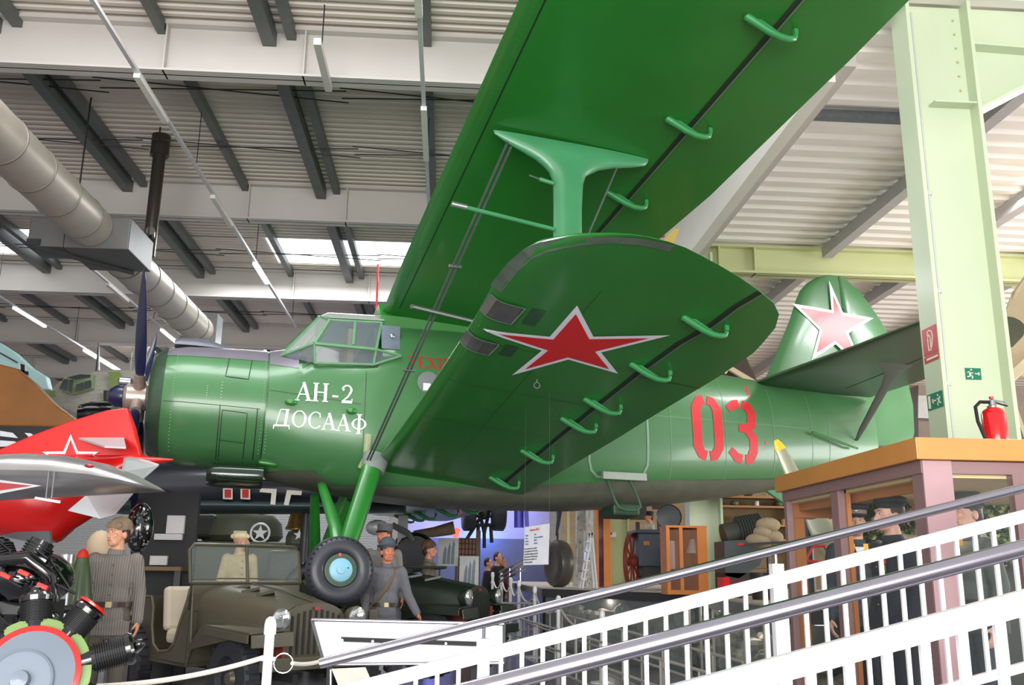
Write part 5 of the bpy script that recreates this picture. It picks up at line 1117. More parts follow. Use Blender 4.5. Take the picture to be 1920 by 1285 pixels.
# ------------------------------------------------------------------ radial engine, second engine, shells
p=at(60,1265,4.8); re_=empty('radial_engine',(p.x,4.9,0),'radial aircraft engine with grey disc, red ring and black finned cylinders at lower left','engine'); KE=.76
ecol=mat('engine_green',(120,150,84),.35,0,.1); ax=Vector((.25,-1,.25)).normalized(); cE=Vector((p.x,4.8,p.z))
class EB(MB):
    def build(s,*a,**k):
        s.v=[cE+(v-cE)*KE for v in s.v]; return MB.build(s,*a,**k)
EB().lathe(cE-ax*.02,ax,[(0,.34),(.03,.34),(.035,.30)],48).build('green_crankcase',ecol,re_,smooth=True)
EB().lathe(cE+ax*.02,ax,[(0,.285),(.04,.285),(.045,.25),(.03,.25),(.03,.0)],48).build('red_ring',mat('ring_red',(206,30,24),.25,0,0,coat=.6),re_,smooth=True)
EB().lathe(cE+ax*.03,ax,[(0,.25),(.035,.25),(.037,0)],48).build('grey_disc',mat('disc_blue_grey',(98,110,124),.5,.1,.05,coat=.4),re_,smooth=True)
EB().lathe(cE+ax*.06-Vector((.05,0,.05)),ax,[(0,.19),(.05,.185),(.055,.17),(.05,.17),(.05,.06),(.11,.05),(.115,0)],40).build('reduction_housing',mat('disc_grey_light',(112,124,138),.5,.1,.05,coat=.4),re_,smooth=True)
EB().lathe(cE+ax*.05-Vector((.05,0,.05)),ax,[(0,.205),(.03,.205),(.03,.19)],40).build('yellow_ring',mat('ring_yellow',(190,170,80),.4),re_,smooth=True)
x_=ax.orthogonal(); up_=(Vector((0,0,1))-ax*ax.z).normalized(); rt=up_.cross(ax)*-1; rt=ax.cross(up_)*-1
rt=(Vector((1,0,0))-ax*ax.x); rt=(rt-up_*rt.dot(up_)).normalized()
for k in range(9):
    a=math.radians(96-40*k); d=rt*math.cos(a)+up_*math.sin(a); c0_=cE-ax*.05
    KL=1. if k==2 else .68; R_=lambda r:(.26+(r-.26)*KL)
    cy=EB().tube([c0_+d*.26,c0_+d*R_(.36)],.075,18).build('cylinder_base',blackgloss,re_,smooth=True)
    b=EB()
    for j in range(13): b.lathe(c0_+d*R_(.36+j*.014),d,[(0,.095),(.006,.095)],24)
    b.tube([c0_+d*R_(.34),c0_+d*R_(.56)],.08,16); b.build('cooling_fins',black,cy)
    EB().lathe(c0_+d*R_(.545),d,[(0,.10),(.03,.105),(.05,.09),(.06,.03)],24).build('cylinder_head',blackgloss,cy,smooth=True)
    if k in (1,3): EB().lathe(c0_+d*(R_(.545)+.055),d,[(0,.098),(.012,.10),(.02,.09)],24).build('red_cap_ring',mat('ring_red',(206,30,24),.3),cy,smooth=True)
    else:
        EB().cap(c0_+d*R_(.6)-ax*.08,c0_+d*R_(.63)+ax*.06,.035).build('rocker_box',blackgloss,cy,smooth=True)
    EB().tube([c0_+d*.3+ax*.05+d.cross(ax)*.05,c0_+d*R_(.6)+ax*.03+d.cross(ax)*.05],.012,8).build('push_rod',blackgloss,cy)
MB().bb((p.x-.2,4.9,0),(p.x+.2,5.3,p.z-.2)).build('stand',dkmetal,re_)
p=at(45,1085,7); e2=empty('aero_engine',(p.x,7.2,0),'glossy black aircraft engine with small red parts above the radial engine','engine')
MB().ell((p.x,7.1,p.z),(.30,.3,.20)).build('crankcase',blackgloss,e2,smooth=True)
for k in range(7):
    a=math.radians(20+50*k); d=Vector((math.cos(a),-.3*math.cos(a*2),math.sin(a))); c_=Vector((p.x-.06,7.0,p.z-.08))
    q=MB().tube([c_+d*.15,c_+d*.36],.085,16).build('cylinder_barrel',blackgloss,e2,smooth=True)
    b=MB(); [b.lathe(c_+d*(.2+j*.02),d,[(0,.1),(.008,.1)],18) for j in range(7)]; b.build('cooling_fins',black,q)
MB().tube([(p.x-.1,6.8,p.z+.12),(p.x+.12,6.75,p.z+.14),(p.x+.26,6.8,p.z+.02),(p.x+.28,6.85,p.z-.15)],.045,14).build('exhaust_manifold',blackgloss,e2,smooth=True)
for u,v in ((10,1080),(80,1100),(45,1075)): q=at(u,v,6.7); MB().box(q,(.08,.03,.03),Matrix.Rotation(.4,3,'Y')).build('red_part',mat('part_red',(190,40,34),.4),e2,bevel=.005)
q=at(97,1095,6.9); MB().ell(q,(.03,.05,.08)).build('yellow_part',mat('part_yellow',(190,170,60),.4),e2,smooth=True)
b=MB()
for k in range(14):
    r0=Vector((p.x+random.uniform(-.3,.3),6.85,p.z+random.uniform(-.12,.22))); b.tube([r0,r0+Vector((random.uniform(-.1,.1),-.06,random.uniform(-.1,.1))),r0+Vector((random.uniform(-.15,.15),.0,random.uniform(-.15,.1)))],.01,6)
b.build('ignition_leads',blackgloss,e2,smooth=True); MB().bb((p.x-.15,7.0,0),(p.x+.15,7.4,p.z-.15)).build('stand',dkmetal,e2)
def shell_(u,v,Y,r,label,m,tip):
    q=at(u,v,Y); o=empty('artillery_shell',(q.x,Y,0),label,'shell'); h=q.z
    MB().lathe((q.x,Y,0),(0,0,1),[(0,r),(h*.55,r),(h*.72,r*.92),(h*.88,r*.6),(h-.04,r*.3)],28).build('body',m,o,smooth=True); MB().lathe((q.x,Y,h-.07),(0,0,1),[(0,r*.42),(.05,r*.28),(.075,.005)],20).build('tip',tip,o,smooth=True)
shell_(157,1030,8.3,.13,'dark green artillery shell with red tip standing left of the quilted jacket mannequin',mat('shell_green',(62,84,48),.35,0,.08,coat=.3),mat('shell_red',(196,40,30),.4))
q=at(125,1040,7.9); o=empty('metal_column',(q.x,7.9,0),'shiny steel cylinder with flanged foot between engine and green shell','cylinder'); MB().lathe((q.x,7.9,0),(0,0,1),[(0,.16),(.02,.16),(.02,.07),(q.z,.06),(q.z+.005,.05)],28).build('tube',alum,o,smooth=True); zb_=at(122,1135,7.9).z; MB().lathe((q.x,7.9,zb_-.06),(0,0,1),[(0,.1),(.03,.16),(.06,.1)],28).build('flange',dkmetal,o,smooth=True)
# ------------------------------------------------------------------ raised display deck on the right
DZ=1.16
deckm=mat('deck_dark_fascia',(70,68,72),.4,0,.08); carpet=mat('deck_top_pale',(196,184,172),.8,0,.12,20)
E_=[(3.02,8.4),(3.25,11.3),(3.62,14.5),(1.72,17.4),(1.72,27.4),(24,27.4),(24,8.4)]
struct(MB().prism([(x,y,DZ-.14) for x,y in E_],(0,0,.13)).build('floor_deck',deckm)); struct(MB().prism([(x-.0,y,DZ-.01) for x,y in E_],(0,0,.02)).build('floor_deck_carpet',carpet))
# glazed rock garden below the deck edge
rg=empty('rock_display',(3.4,12,0),'glass fronted rock display under the raised deck','display')
rk=mat('rock_grey_brown',(150,142,128),.8,0,.3,12); b=MB()
for _ in range(260):
    t=random.random(); y=8.6+t*7; x=3.3+.09*(y-8.6)+random.uniform(.0,.4); r=random.uniform(.05,.16); b.ell((x,y,random.uniform(.1,.75)),(r,r*1.2,r*.8),7,5)
for _ in range(260):
    t=random.random(); q=Vector((1.95+1.75*t,17.45-2.6*t,0)); n_=random.uniform(.1,.45); r=random.uniform(.05,.15); b.ell((q.x+n_*.8,q.y+n_*.6,random.uniform(.1,.85)),(r,r,r*.8),7,5)
tag(b.build('rocks',rk,rg),kind='stuff')
for x,y in ((2.7,16.7),(3.6,13.2),(3.4,11.0)):
    l=bpy.data.lights.new('rock_lamp','POINT'); l.energy=10; l.color=(1,.95,.85); l.shadow_soft_size=.06; o=bpy.data.objects.new('rock_lamp',l); COL.objects.link(o); o.location=(x+.12,y,DZ-.2)
gf=[(3.1,8.4),(3.33,11.3),(3.70,14.6),(1.8,17.5)]
b=MB()
for (x0,y0),(x1,y1) in zip(gf,gf[1:]): b.prism([(x0,y0,0),(x1,y1,0),(x1,y1,DZ-.14),(x0,y0,DZ-.14)],(.008,0,0))
b.build('front_glass',glass('rock_glass',(180,196,200),.22),rg)
MB().prism([(1.8,18.0,0),(4.0,15.3,0),(4.1,15.4,0),(1.9,18.1,0)],(0,0,DZ-.15)).build('back_wall_far',mat('rock_back',(58,56,50),.8),rg)
MB().bb((3.9,8.5,0),(4.0,15.3,DZ-.15)).build('back_wall',mat('rock_back',(58,56,50),.8),rg)
for i in range(7): y=8.6+i*.9; MB().tube([(3.07+.087*(y-8.4),y,0),(3.07+.087*(y-8.4),y,DZ-.14)],.018,6).build('mullion',mat('mullion_pale',(170,166,156),.4),rg)
b=MB(); [b.lathe((3.6,y,DZ-.18),(0,0,1),[(0,.06),(.02,.06)],12) for y in (9.2,10.1,11.2,12.4)]; b.build('spot_lamps',mat('spot_glow',(255,255,255),.3,0,0,emit=6),rg)
# white stair rail frames in the sunken middle
def frame_rail(p,q,h,n,label,m=None):
    p=Vector(p);q=Vector(q); o=empty('stair_rail',p,label,'railing'); m=m or mat('rail_offwhite',(176,172,166),.4,0,.05)
    for z in (0,h*.5,h): MB().tube([p+Vector((0,0,z)),q+Vector((0,0,z))],.016,8).build('rail',m,o)
    for i in range(n+1): r=p.lerp(q,i/n); MB().tube([r,r+Vector((0,0,h))],.013,6).build('upright',m,o)
frame_rail((1.45,17.0,.25),(2.9,9.4,.0),.62,12,'white stair rail sloping down in front of the rock display, far one')
frame_rail((1.0,16.0,.2),(2.55,8.2,.0),.55,9,'white stair rail sloping down in front of the rock display, near one')
frame_rail((.75,17.2,.0),(1.6,17.2,.0),.9,4,'low white rail across the end of the sunken path')
for (u,v,Y,lb) in ((1129,1146,13.2,'white rope post in the middle of the hall behind the ramp rail'),(1047,1118,15,'white rope post left of the middle rope post'),(1003,1100,17,'third white rope post back along the path'),(973,1090,19,'fourth white rope post back along the path'),(958,1084,21,'white rope post by the visitors, right one of three'),(941,1076,21.8,'white rope post by the visitors, middle one of three'),(924,1074,22.4,'white rope post by the visitors, left one of three')):
    p=at(u,v,Y); rope_post(p.x,Y,p.z,.032,lb,'rope posts along the path')
P4=[at(1129,1165,13.2),at(1047,1135,15),at(1003,1112,17),at(973,1100,19),at(958,1094,21),at(941,1086,21.8),at(924,1084,22.4)]
for i,(a,c) in enumerate(zip(P4,P4[1:])): rope(a,c,.22,'slack rope between two white posts, number %s from the camera'%('first','second','third','fourth','fifth','sixth')[i],r=.016)
# ------------------------------------------------------------------ things on the deck
col2=empty('steel_column',(at(1320,1000,15.6).x,15.6,DZ),'pale green steel column on the deck behind the wooden case','column')
xa,xb=at(1292,1000,15.6).x,at(1350,1000,15.6).x
b=MB(); b.bb((xa-.02,15.45,DZ),(xa+.02,15.75,7.0)); b.bb((xb-.02,15.45,DZ),(xb+.02,15.75,7.0)); b.bb((xa,15.59,DZ),(xb,15.61,7.0)); b.build('shaft',steelgreen,col2)
xa,xb=at(1142,1000,21).x,at(1176,1000,21).x
c3=empty('steel_column',((xa+xb)/2,21,DZ),'yellow-green steel column behind the orange wooden partition','column')
b=MB(); b.bb((xa-.02,20.85,DZ),(xa+.02,21.15,7)); b.bb((xb-.02,20.85,DZ),(xb+.02,21.15,7.0)); b.bb((xa,20.99,DZ),(xb,21.01,7.0)); b.build('shaft',steelgreen2,c3); MB().box(at(1148,1003,20.8),(.16,.05,.1)).build('alarm_box',whitep,c3); MB().box(at(1145,1001,20.77),(.06,.04,.06)).build('alarm_button',redp,c3)
orw=mat('partition_orange',(206,122,50),.5,0,.12,5)
xa,xm,xb=at(1119,1000,18.5).x,at(1130,1000,18.5).x,at(1143,1000,18.5).x
o=empty('wooden_partition',(xm,18.5,DZ),'orange wooden display cabinet end panel with reflecting glass','partition'); zt_=at(1130,948,18.5).z+.3
MB().bb((xm,18.4,DZ),(xb,18.6,zt_)).build('end_panel',orw,o); MB().bb((xa,18.42,DZ),(xm,18.45,zt_)).build('glass_pane',mat('reflecting_glass',(96,56,70),.08,.2,.3,3,coat=1),o); MB().bb((xa-.02,18.4,DZ),(xa+.02,18.46,zt_)).build('glass_edge',orw,o)
# ladder
p=at(1066,1070,20);q=at(1080,1070,20); o=empty('ladder',(p.x,20,DZ),'pale green ladder standing beside the tree trunk','ladder')
for x in (p.x,q.x+.06): MB().bb((x-.02,19.97,DZ),(x+.02,20.03,4.2)).build('rail',steelgreen2,o)
for k in range(9): MB().tube([(p.x,20,DZ+.25+k*.32),(q.x+.06,20,DZ+.25+k*.32)],.015,6).build('rung',alum,o)
# tree trunk
p=at(1096,1070,19.4); o=empty('tree_trunk',(p.x,19.4,DZ),'grey white rough tree trunk on the deck','tree trunk'); b=MB(); secs=[]
for i in range(14):
    z=DZ+i*.22; secs.append([(p.x+(.17+.05*math.exp(-i*.6))*(1+.16*math.sin(5*a*2*PI/20+i*.3)+random.uniform(-.06,.06))*math.cos(2*PI*a/20),19.4+(.2)*(1+.12*math.sin(3*a+i))*math.sin(2*PI*a/20),z) for a in range(20)])
b.loft(secs).build('bark',mat('bark_pale',(178,176,172),.9,0,.3,9,bump=.8,bscale=14,wear=((50,48,46),.58,6)),o,smooth=True)
p=at(1047,1030,18); o=empty('aircraft_tyre',(p.x,18,DZ),'large dark upright tyre on the deck left of the ladder','tyre'); prof=[]
MB().lathe((p.x,18,DZ+.44),(1,.35,0),[(-.12,.2),(-.15,.3),(-.12,.41),(-.05,.44),(.05,.44),(.12,.41),(.15,.3),(.12,.2)],36).build('tyre_body',mat('tyre_grey',(74,70,66),.35,0,.15),o,smooth=True)
o=empty('hanging_glider',at(1042,985,19),'dark blue edged propeller blade behind the upright tyre','aircraft part'); MB().tube([at(1052,945,19),at(1046,985,19),at(1043,1005,19)],[.09,.08,.04],10,flat=.5).build('blade',navy,o,smooth=True)
MB().tube([(at(1046,985,19).x,19.05,DZ),(at(1046,985,19).x,19.05,2.9)],.02,6).build('stand',dkmetal,o)
# A-frame step ladder
p=at(1100,1060,17.2); zt_=at(1108,1000,17.2).z; o=empty('step_ladder',(p.x,17.2,DZ),'white aluminium step ladder standing in front of the tree trunk','ladder'); xt=at(1107,1000,17.2).x; xl_=at(1089,1065,17.2).x; xr_=at(1116,1065,17.2).x
for y in (17.0,17.35):
    MB().bar((xl_,y,DZ),(xt,y,zt_),.03,.03).build('front_rail',whitep,o); MB().bar((xr_,y,DZ),(xt,y,zt_),.03,.03).build('rear_rail',whitep,o)
for k in range(5): f=(k+1)/6; x=xl_+(xt-xl_)*f; z=DZ+(zt_-DZ)*f; MB().bb((x-.05,17.0,z-.01),(x+.05,17.35,z+.015)).build('step',whitep,o)
# gun carriage (limber)
p=at(1215,1040,16.5); o=empty('gun_carriage',(p.x,16.5,DZ),'dark blue-grey wooden gun carriage with red spoked wheels on the deck','carriage')
lm=mat('limber_blue_grey',(62,70,84),.55,0,.12); rd=mat('wheel_red_brown',(126,44,34),.55,0,.1)
xa,xb=at(1190,1000,16.5).x,at(1250,1000,16.5).x; zt_=at(1215,995,16.5).z
MB().bb((xa,16.2,DZ+.40),(xb,16.9,zt_-.06)).build('chest',lm,o,bevel=.02); MB().bb((xa-.05,16.12,zt_-.06),(xb+.05,17.0,zt_)).build('lid',lm,o,bevel=.01); MB().box(at(1212,1019,16.17),(.11,.01,.07)).build('name_plate',mat('plate_copper',(150,96,50),.4,.5),o)
MB().bb((xa+.1,16.3,DZ+.15),(xb-.1,16.8,DZ+.42)).build('frame',mat('frame_dark',(46,44,46),.6),o)
for x,tw in ((xa-.08,.5),(xb+.06,.5)):
    ax_=Vector((1,-tw,0)).normalized(); R=.48; c_=Vector((x,16.35,DZ+R+.0)); y_=ax_.cross(Vector((0,0,1)))
    w=MB().lathe(c_,ax_,[(-.03,R-.06),(-.03,R),(.03,R),(.03,R-.06)],36); w.f=w.f[:-2]; w.f+=[(k,(k+1)%36,3*36+(k+1)%36,3*36+k) for k in range(36)]; w=w.build('wheel',rd,o,smooth=True)
    for k in range(10): a=2*PI*k/10; d=y_*math.cos(a)+Vector((0,0,1))*math.sin(a); MB().tube([c_+d*.08,c_+d*(R-.05)],.018,8).build('spoke',rd,w)
    MB().lathe(c_,ax_,[(-.1,.05),(-.06,.09),(.06,.09),(.1,.05)],20).build('hub',rd,w,smooth=True)
p=at(1254,970,17.5); o=empty('searchlight',(p.x,17.5,DZ),'large dark round searchlight behind the wooden case','searchlight'); MB().lathe(p,(-.25,-1,-.05),[(-.25,.1),(-.2,.2),(-.02,.235),(.0,.24),(.015,.235),(.0,.22),(-.02,.0)],36).build('drum',mat('searchlight_dark',(66,68,70),.3,.5,.12,5),o,smooth=True); MB().tube([(p.x,17.55,DZ),(p.x,17.55,p.z-.2)],.04,10).build('stand',dkmetal,o)
# orange wooden glass case on the deck
Yc=13.4; xa,xm,xb=at(1249,1000,Yc).x,at(1276,1000,Yc).x,at(1325,1000,Yc).x; zt_=at(1290,990,Yc).z
o=empty('wooden_showcase',((xa+xb)/2,Yc,DZ),'orange wooden glass showcase with papers and a lamp shade standing before the column','showcase')
for x0,x1 in ((xa,xa+.05),(xm-.02,xm+.03),(xb-.14,xb)): MB().bb((x0,Yc,DZ),(x1,Yc+.4,zt_)).build('upright_panel',orw,o)
MB().bb((xa-.004,Yc-.004,zt_),(xb+.004,Yc+.404,zt_+.03)).build('top',orw,o); MB().bb((xa+.002,Yc+.002,DZ+.001),(xb-.002,Yc+.39,DZ+.06)).build('base',orw,o); MB().bb((xa+.05,Yc+.37,DZ+.06),(xb-.14,Yc+.395,zt_-.001)).build('back',mat('case_back_orange',(120,66,44),.6),o)
MB().bb((xa+.05,Yc+.01,DZ+.06),(xb-.14,Yc+.015,zt_-.03)).build('glass_pane',glass('case_glass2',(170,130,110),.2),o)
MB().bb((xa+.1,Yc+.3,DZ+.35),(xa+.19,Yc+.305,DZ+.75)).build('paper_sheet',whitep,o); q=at(1299,1022,Yc+.2); MB().lathe(q-Vector((0,0,.12)),(0,0,1),[(0,.11),(.2,.04)],16).build('lamp_shade',mat('shade_grey',(176,170,164),.6),o,smooth=True)
# buckets
def bucket(u,v,Y,r,h,label,m):
    q=at(u,v,Y); o=empty('bucket',(q.x,Y,DZ+.01),label,'bucket'); MB().lathe((q.x,Y,DZ+.01),(0,0,1),[(0,r*.8),(h,r),(h,r*.93),(.02,r*.75)],24).build('body',m,o,smooth=True); MB().tube([(q.x-r*math.cos(a*PI/8)*.98,Y,DZ+h+.0+.06*math.sin(a*PI/8)) for a in range(9)],.006,6).build('handle',alum,o)
q=at(1366,1100,11.4); o=empty('red_box',(q.x,11.4,DZ+.01),'bright red and dark red open box at the foot of the green column','box'); MB().bb((at(1352,1100,11.4).x,11.3,DZ+.01),(at(1364,1100,11.4).x,11.55,at(1360,1083,11.4).z)).build('red_side',mat('box_red',(226,16,30),.35),o); MB().bb((at(1364,1100,11.4).x,11.3,DZ+.01),(at(1392,1100,11.4).x,11.6,at(1360,1086,11.4).z)).build('dark_side',mat('box_dark_red',(90,44,42),.5),o)
bucket(1430,1100,10.8,.15,.30,'dark grey bucket right of the red box on the deck',mat('bucket_dark',(56,50,52),.4,.2,.1))
# dark gun, sandbags and shelf clutter at the back right of the deck
o=empty('field_gun',(at(1400,1060,13).x,13,DZ),'dark field gun with coiled hose on the deck beside the green column','gun'); gm=mat('gun_grey',(58,60,56),.5,.2,.15)
MB().tube([at(1356,1005,13),at(1410,992,13),at(1440,988,13)],[.16,.15,.13],18).build('barrel_sleeve',gm,o,smooth=True)
for k in range(9): q=at(1384+k*5,996-k*.8,13); MB().lathe(q,(1,0,.15),[(-.015,.19),(.0,.205),(.015,.19)],20).build('coil_ring',gm,o,smooth=True)
b=MB(); b.prism([at(1358,1015,12.8),at(1440,1010,12.8),at(1425,1060,12.8),at(1385,1085,12.8),at(1360,1080,12.8)],(0,.5,0)); b.build('gun_shield',mat('shield_slate',(64,72,74),.5,0,.1),o); MB().bb((at(1360,1080,12.8).x,12.8,DZ),(at(1430,1080,12.8).x,13.3,at(1400,1075,12.8).z)).build('carriage_base',mat('frame_dark',(46,44,46),.6),o)
sbm=mat('sandbag_tan',(150,134,108),.85,0,.15,14,bump=.3)
for i,(u,v,w) in enumerate(((1430,1000,16),(1448,1008,18),(1440,985,14),(1424,1014,12))):
    q=at(u,v,12.3); b=MB(); b.ell(q,(.13+.02*i,.12,.10)); tag(b.build('sandbag',sbm,smooth=True),'tan sandbag in the heap above the field gun, %s'%('leftmost large one','largest at right','topmost','lowest small one')[i],'sandbag','sandbags beside the showcase')
o=empty('sandbag_shelf',(at(1440,1030,12.3).x,12.3,DZ),'dark shelf board with red end carrying the sandbags','shelf'); MB().bar(at(1390,1022,12.2),at(1462,1018,12.2),.3,.03).build('board',dkmetal,o); MB().bar(at(1382,1021,12.1),at(1400,1021,12.1),.06,.03).build('red_end',redp,o); MB().tube([at(1440,1022,12.3),(at(1440,1022,12.3).x,12.3,DZ)],.03,8).build('leg',dkmetal,o)
# wooden rack with objects on the back wall
o=empty('wall_rack',at(1400,940,19),'long brown wooden rack along the back wall with helmets and tins','rack'); wm=mat('rack_wood',(150,112,68),.6,0,.15)
for z_,nm in ((932,'shelf'),(950,'shelf'),(985,'shelf'),(1012,'shelf')): a=at(1352,z_,19);c=at(1620,z_-6,19); MB().bb((a.x,18.9,a.z-.02),(c.x,19.3,a.z+.02)).build(nm,wm,o)
a=at(1352,1000,19);c=at(1620,1000,19)
for x in (a.x,(a.x+c.x)/2,c.x): MB().bb((x-.03,18.95,DZ),(x+.03,19.3,3.05)).build('upright',wm,o)
MB().bb((a.x,19.3,DZ),(c.x,19.34,3.0)).build('back_board',mat('rack_back_tan',(120,98,64),.7,0,.2,4),o)
cr=[(190,180,160),(90,96,70),(170,120,80),(60,60,56),(206,200,190),(120,110,84)]
for i in range(16):
    u=1362+i*14+random.uniform(-3,3); v=(932,950,985)[i%3]; q=at(u,v,19); r=random.uniform(.05,.09); kind='helmet' if i%2 else 'tin'
    b=MB()
    if kind=='helmet': b.ell((q.x,19.05,at(1352,v,19).z+.02+r*.6),(r*1.1,r*1.2,r*.8),14,8)
    else: b.lathe((q.x,19.05,at(1352,v,19).z+.02),(0,0,1),[(0,r),(r*2,r),(r*2.1,r*.5)],16)
    col_=('pale','olive','copper brown','dark','white','khaki')[i%6]; tag(b.build(kind,mat('rack_item_%d'%(i%6),cr[i%6],.5,0,.1),smooth=True),'small %s %s, %s from the left on the %s shelf of the wall rack'%(col_,kind,('first','second','third','fourth','fifth','last')[i//3],('top','second','third')[i%3]),kind,'small items on the wall rack')
# framed dark pictures / carved relief on the rear tan wall
for i,(u,v,w,h_) in enumerate(((1196,962,40,34),(1236,946,34,26))):
    q=at(u,v,24); s=24/1751; o=empty('picture_frame',q,'dark rectangular frame on the tan wall, %s'%('left one behind the carriage','right one behind the searchlight')[i],'picture'); MB().box(q,(w*s,.06,h_*s)).build('frame',mat('frame_tan',(166,140,100),.5),o); MB().box(q-Vector((0,.04,0)),(w*s*.8,.03,h_*s*.75)).build('picture',mat('picture_dark',(40,38,34),.4,0,.3,6),o); MB().bb((q.x-.05,24.04,DZ),(q.x+.05,24.1,q.z)).build('mount_post',dkmetal,o)
# propeller seen through the case with yellow tips
pc=at(1519,958,10); o=empty('display_propeller',pc,'grey aircraft propeller with yellow blade tip and red star hub seen through the case','propeller'); pg=mat('prop_grey_green',(150,152,130),.35,.2,.08,coat=.3)
def blade(p,q,w,yel):
    p=Vector(p);q=Vector(q); d=(q-p); b=MB(); b.tube([p,p+d*.2,p+d*.5,p+d*.85,q],[w*.5,w*.8,w,w*.75,w*.25],16,flat=.22,up=(0,1,0)); r_=b.build('blade',pg,o,smooth=True)
    if yel: b=MB(); b.tube([p+d*.86,p+d*.93,q+d*.005],[w*.78,w*.6,w*.28],16,flat=.24,up=(0,1,0)); b.build('yellow_tip',mat('tip_yellow',(232,190,30),.35),r_,smooth=True)
blade(pc,at(1455,826,10),.085,True); blade(pc,at(1592,1075,9.9),.16,False)
MB().lathe(pc+Vector((0,.1,0)),(0,-1,0),[(0,.12),(.1,.12),(.16,.08),(.18,0)],24).build('hub',alum,o,smooth=True); star_flat(pc+Vector((-.05,0,.02)),.09,pc.y-.13,False,o,redp)
MB().tube([(pc.x,10.1,DZ),(pc.x,10.1,pc.z)],.05,10).build('stand',dkmetal,o)
o=empty('red_trestle',(at(1520,1050,9.6).x,9.6,DZ),'thin bright red steel trestle behind the display case glass','trestle'); rt_=mat('trestle_red',(200,30,34),.4)
for a,c in (((1500,1070),(1524,1025)),((1524,1025),(1546,1024)),((1510,1052),(1560,1058)),((1546,1024),(1570,1070))): MB().tube([at(*a,9.6),at(*c,9.6)],.016,8).build('tube',rt_,o)
for u in (1500,1570): q=at(u,1070,9.6); MB().tube([q,(q.x,9.6,DZ)],.016,8).build('leg',rt_,o)
# ------------------------------------------------------------------ middle background under the belly
def wheel_set(u,v,Y,r,w,label):
    q=at(u,v,Y); o=empty('truck_wheel',q,label,'wheel','dark truck wheels above the blue light'); MB().lathe(q,(1,.1,0),[(-w/2,r*.5),(-w/2,r*.9),(-w/2+.04,r),(w/2-.04,r),(w/2,r*.9),(w/2,r*.5)],28).build('tyre',rubber,o,smooth=True); return q
tr=empty('bomber_undercarriage',at(908,975,24),'black steel undercarriage frame hanging in front of the blue lit wall','frame')
for u in (879,935):
    q=at(u,966,24); MB().lathe(q,(1,.1,0),[(-.16,.2),(-.16,.34),(-.12,.40),(.12,.40),(.16,.34),(.16,.2)],28).build('wheel',rubber,tr,smooth=True)
for a,c in (((890,950),(890,985)),((924,950),(924,985)),((890,968),(924,968)),((890,985),(924,985)),((897,950),(908,1000)),((919,950),(908,1000)),((908,985),(908,1028)),((897,985),(895,1018)),((920,985),(922,1018)),((908,960),(850,1050))): MB().tube([at(*a,23.9),at(*c,23.9)],.045,8).build('tube_member',black,tr)
MB().ell(at(908,960,23.9),(.12,.12,.2)).build('shock_body',dkmetal,tr,smooth=True); MB().tube([at(895,940,24),Vector((at(895,940,24).x,24,9.4))],.02,6).build('hanging_cable',dkmetal,tr); MB().tube([at(921,940,24),Vector((at(921,940,24).x,24,9.4))],.02,6).build('hanging_cable',dkmetal,tr)
def photo_panel(u0,v0,u1,v1,Y,label,seed):
    a=at(u0,v0,Y);c=at(u1,v1,Y); o=empty('photo_panel',((a.x+c.x)/2,Y,c.z),label,'photo panel'); MB().bb((a.x,Y,c.z),(c.x,Y+.04,a.z)).build('board',mat('panel_print_pale',(206,214,216),.4,0,.12,6),o)
    m1=mat('print_slate_blue',(96,116,136),.4,0,.2,6); random.seed(seed); w=c.x-a.x;h=a.z-c.z
    for k in range(3):
        x=a.x+w*(.32+.2*k); b=MB(); b.prism([(x-w*.10,Y-.004,c.z+h*.08),(x+w*.07,Y-.004,c.z+h*.06),(x+w*.10,Y-.004,c.z+h*(.6+.1*k)),(x+w*.03,Y-.004,c.z+h*(.72+.1*k)),(x-w*.05,Y-.004,c.z+h*(.5+.08*k))],(0,.004,0)); b.build('print_shape',m1,o)
    MB().bb((a.x+.02,Y+.04,.0),(a.x+.06,Y+.08,a.z)).build('back_post',dkmetal,o); MB().bb((c.x-.06,Y+.04,.0),(c.x-.02,Y+.08,a.z)).build('back_post',dkmetal,o)
photo_panel(822,1009,859,1062,19,'pale blue photo panel with dark shapes, upper left of the pair',3); photo_panel(862,1043,897,1099,18.4,'pale blue photo panel with dark shapes, lower right of the pair',5)
a=at(859,1010,19.2);c=at(898,1060,19.2); o=empty('grid_panel',((a.x+c.x)/2,19.2,c.z),'brown wooden panel covered with a black wire grid between the photo panels','panel'); MB().bb((a.x,19.2,0),(c.x,19.25,a.z)).build('board',mat('grid_wood',(160,96,58),.5,0,.15),o)
b=MB()
for k in range(7): x=a.x+(c.x-a.x)*k/6; b.bb((x-.008,19.17,c.z),(x+.008,19.19,a.z))
for k in range(6): z=c.z+(a.z-c.z)*k/5; b.bb((a.x,19.165,z-.008),(c.x,19.185,z+.008))
b.build('wire_grid',black,o)
MB().bb((c.x-.07,19.1,0),(c.x+.02,19.25,at(905,1005,19.2).z+.1)).build('edge_post',mat('post_brown',(96,66,46),.5),o)
